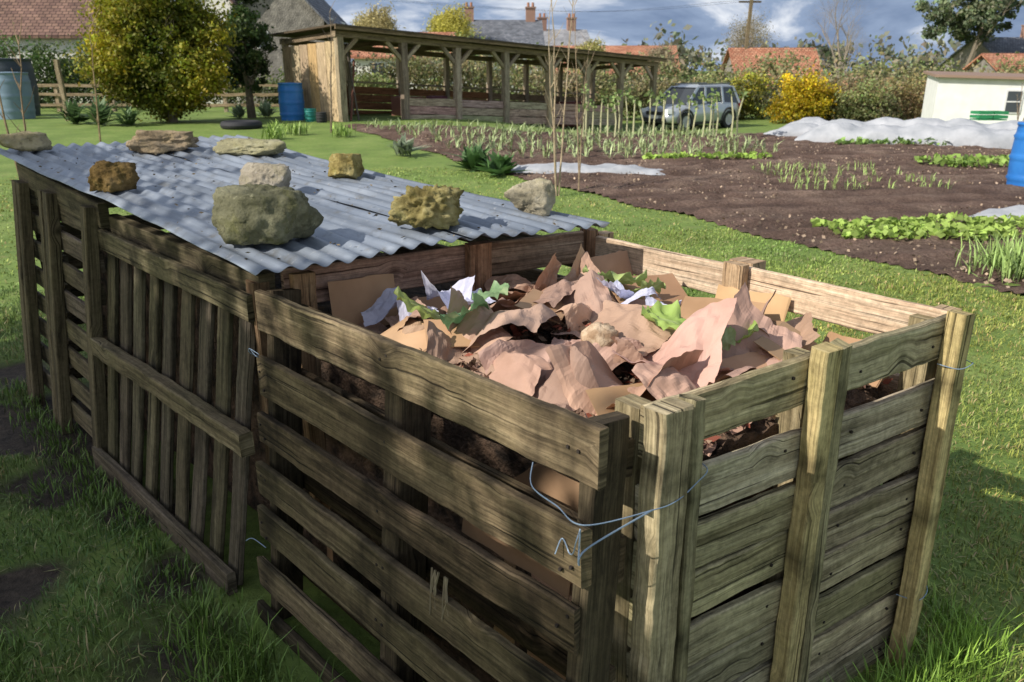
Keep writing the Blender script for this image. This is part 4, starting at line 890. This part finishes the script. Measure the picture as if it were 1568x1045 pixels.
# ------------------------------------------------ unseen tree left of the bins, crown shaped to cast shade on them
def sq(s,q,z): return (s*.88-q*.47, s*.47+q*.88, z)
e=empty('unseen_shade_tree')
mb=MB(); tt=[]
for q in(.4,5.2):
    b=sq(-5.2,q,-.05); grow(mb,Vector(b),U.copy(),2.9,.13,3,tt,3,.9,.45,-.1)
mb.build('trunk_and_limbs',M_bark,e)
el=[]
for q in np.arange(-1.4,5.6,.4):
    c=sq(-5+jit(.2),q,3.63+.26+jit(.05)); el.append((c[0],c[1],c[2],.6,.6,.6))
foliage('crown',el,42000,.15,(.10,.16,.04),M_leaf,parent=e,shell=.05,clump=.4,nclump=1500)
# ------------------------------------------------ camera, sky, sun
cam=bpy.data.cameras.new('camera'); co=bpy.data.objects.new('camera',cam); COL.objects.link(co); co.location=(0,0,1.65); co.rotation_euler=(math.radians(90-18.87),0,0)
cam.lens=28; cam.sensor_width=36; cam.clip_end=2000; cam.clip_start=.05; cam.dof.use_dof=True; cam.dof.focus_distance=2.2; cam.dof.aperture_fstop=7.1
SC.camera=co
el_=math.radians(36); s=Vector((-.882*math.cos(el_),-.471*math.cos(el_),math.sin(el_)))
l=bpy.data.lights.new('sun','SUN'); l.energy=5.0; l.angle=math.radians(.5); l.color=(1,.94,.84); lo=bpy.data.objects.new('sun',l); COL.objects.link(lo); lo.rotation_euler=s.to_track_quat('Z','Y').to_euler()
w=bpy.data.worlds.new('World'); SC.world=w; w.use_nodes=True; nt=w.node_tree; nt.nodes.clear()
sky=nd(nt,'ShaderNodeTexSky',{'sky_type':'NISHITA','sun_disc':False,'sun_elevation':el_,'sun_rotation':math.radians(241.9)})
sky.dust_density=1.5
gv=nd(nt,'ShaderNodeTexCoord').outputs['Generated']
mp=nd(nt,'ShaderNodeMapping',None,{'Vector':gv,'Scale':(1,1,3.0),'Location':(.3,.1,.05)}).outputs[0]
cn=noi(nt,mp,2.4,8,.6,.3)
light=mixc(nt,ramp(nt,cn,[(.42,0),(.6,.85)]),sky.outputs[0],(5.6,5.9,6.3))
sx=nd(nt,'ShaderNodeSeparateXYZ',None,{0:gv})
north=ramp(nt,sx.outputs[1],[(.25,0),(.6,1)]); low=ramp(nt,sx.outputs[2],[(.25,1),(.6,0)])
bank=ramp(nt,noi(nt,mp,4.2,7,.6,.4),[(.36,(1.3,1.85,3.0)),(.5,(2.4,3.1,4.4)),(.6,(6.6,6.9,7.4))])
c=mixc(nt,math_(nt,'MULTIPLY',north,low),light,bank)
bg=nd(nt,'ShaderNodeBackground',None,{0:c,1:.13}); o=nd(nt,'ShaderNodeOutputWorld'); nt.links.new(bg.outputs[0],o.inputs[0])
SC.view_settings.view_transform='Standard'; SC.view_settings.look='None'; SC.view_settings.exposure=0
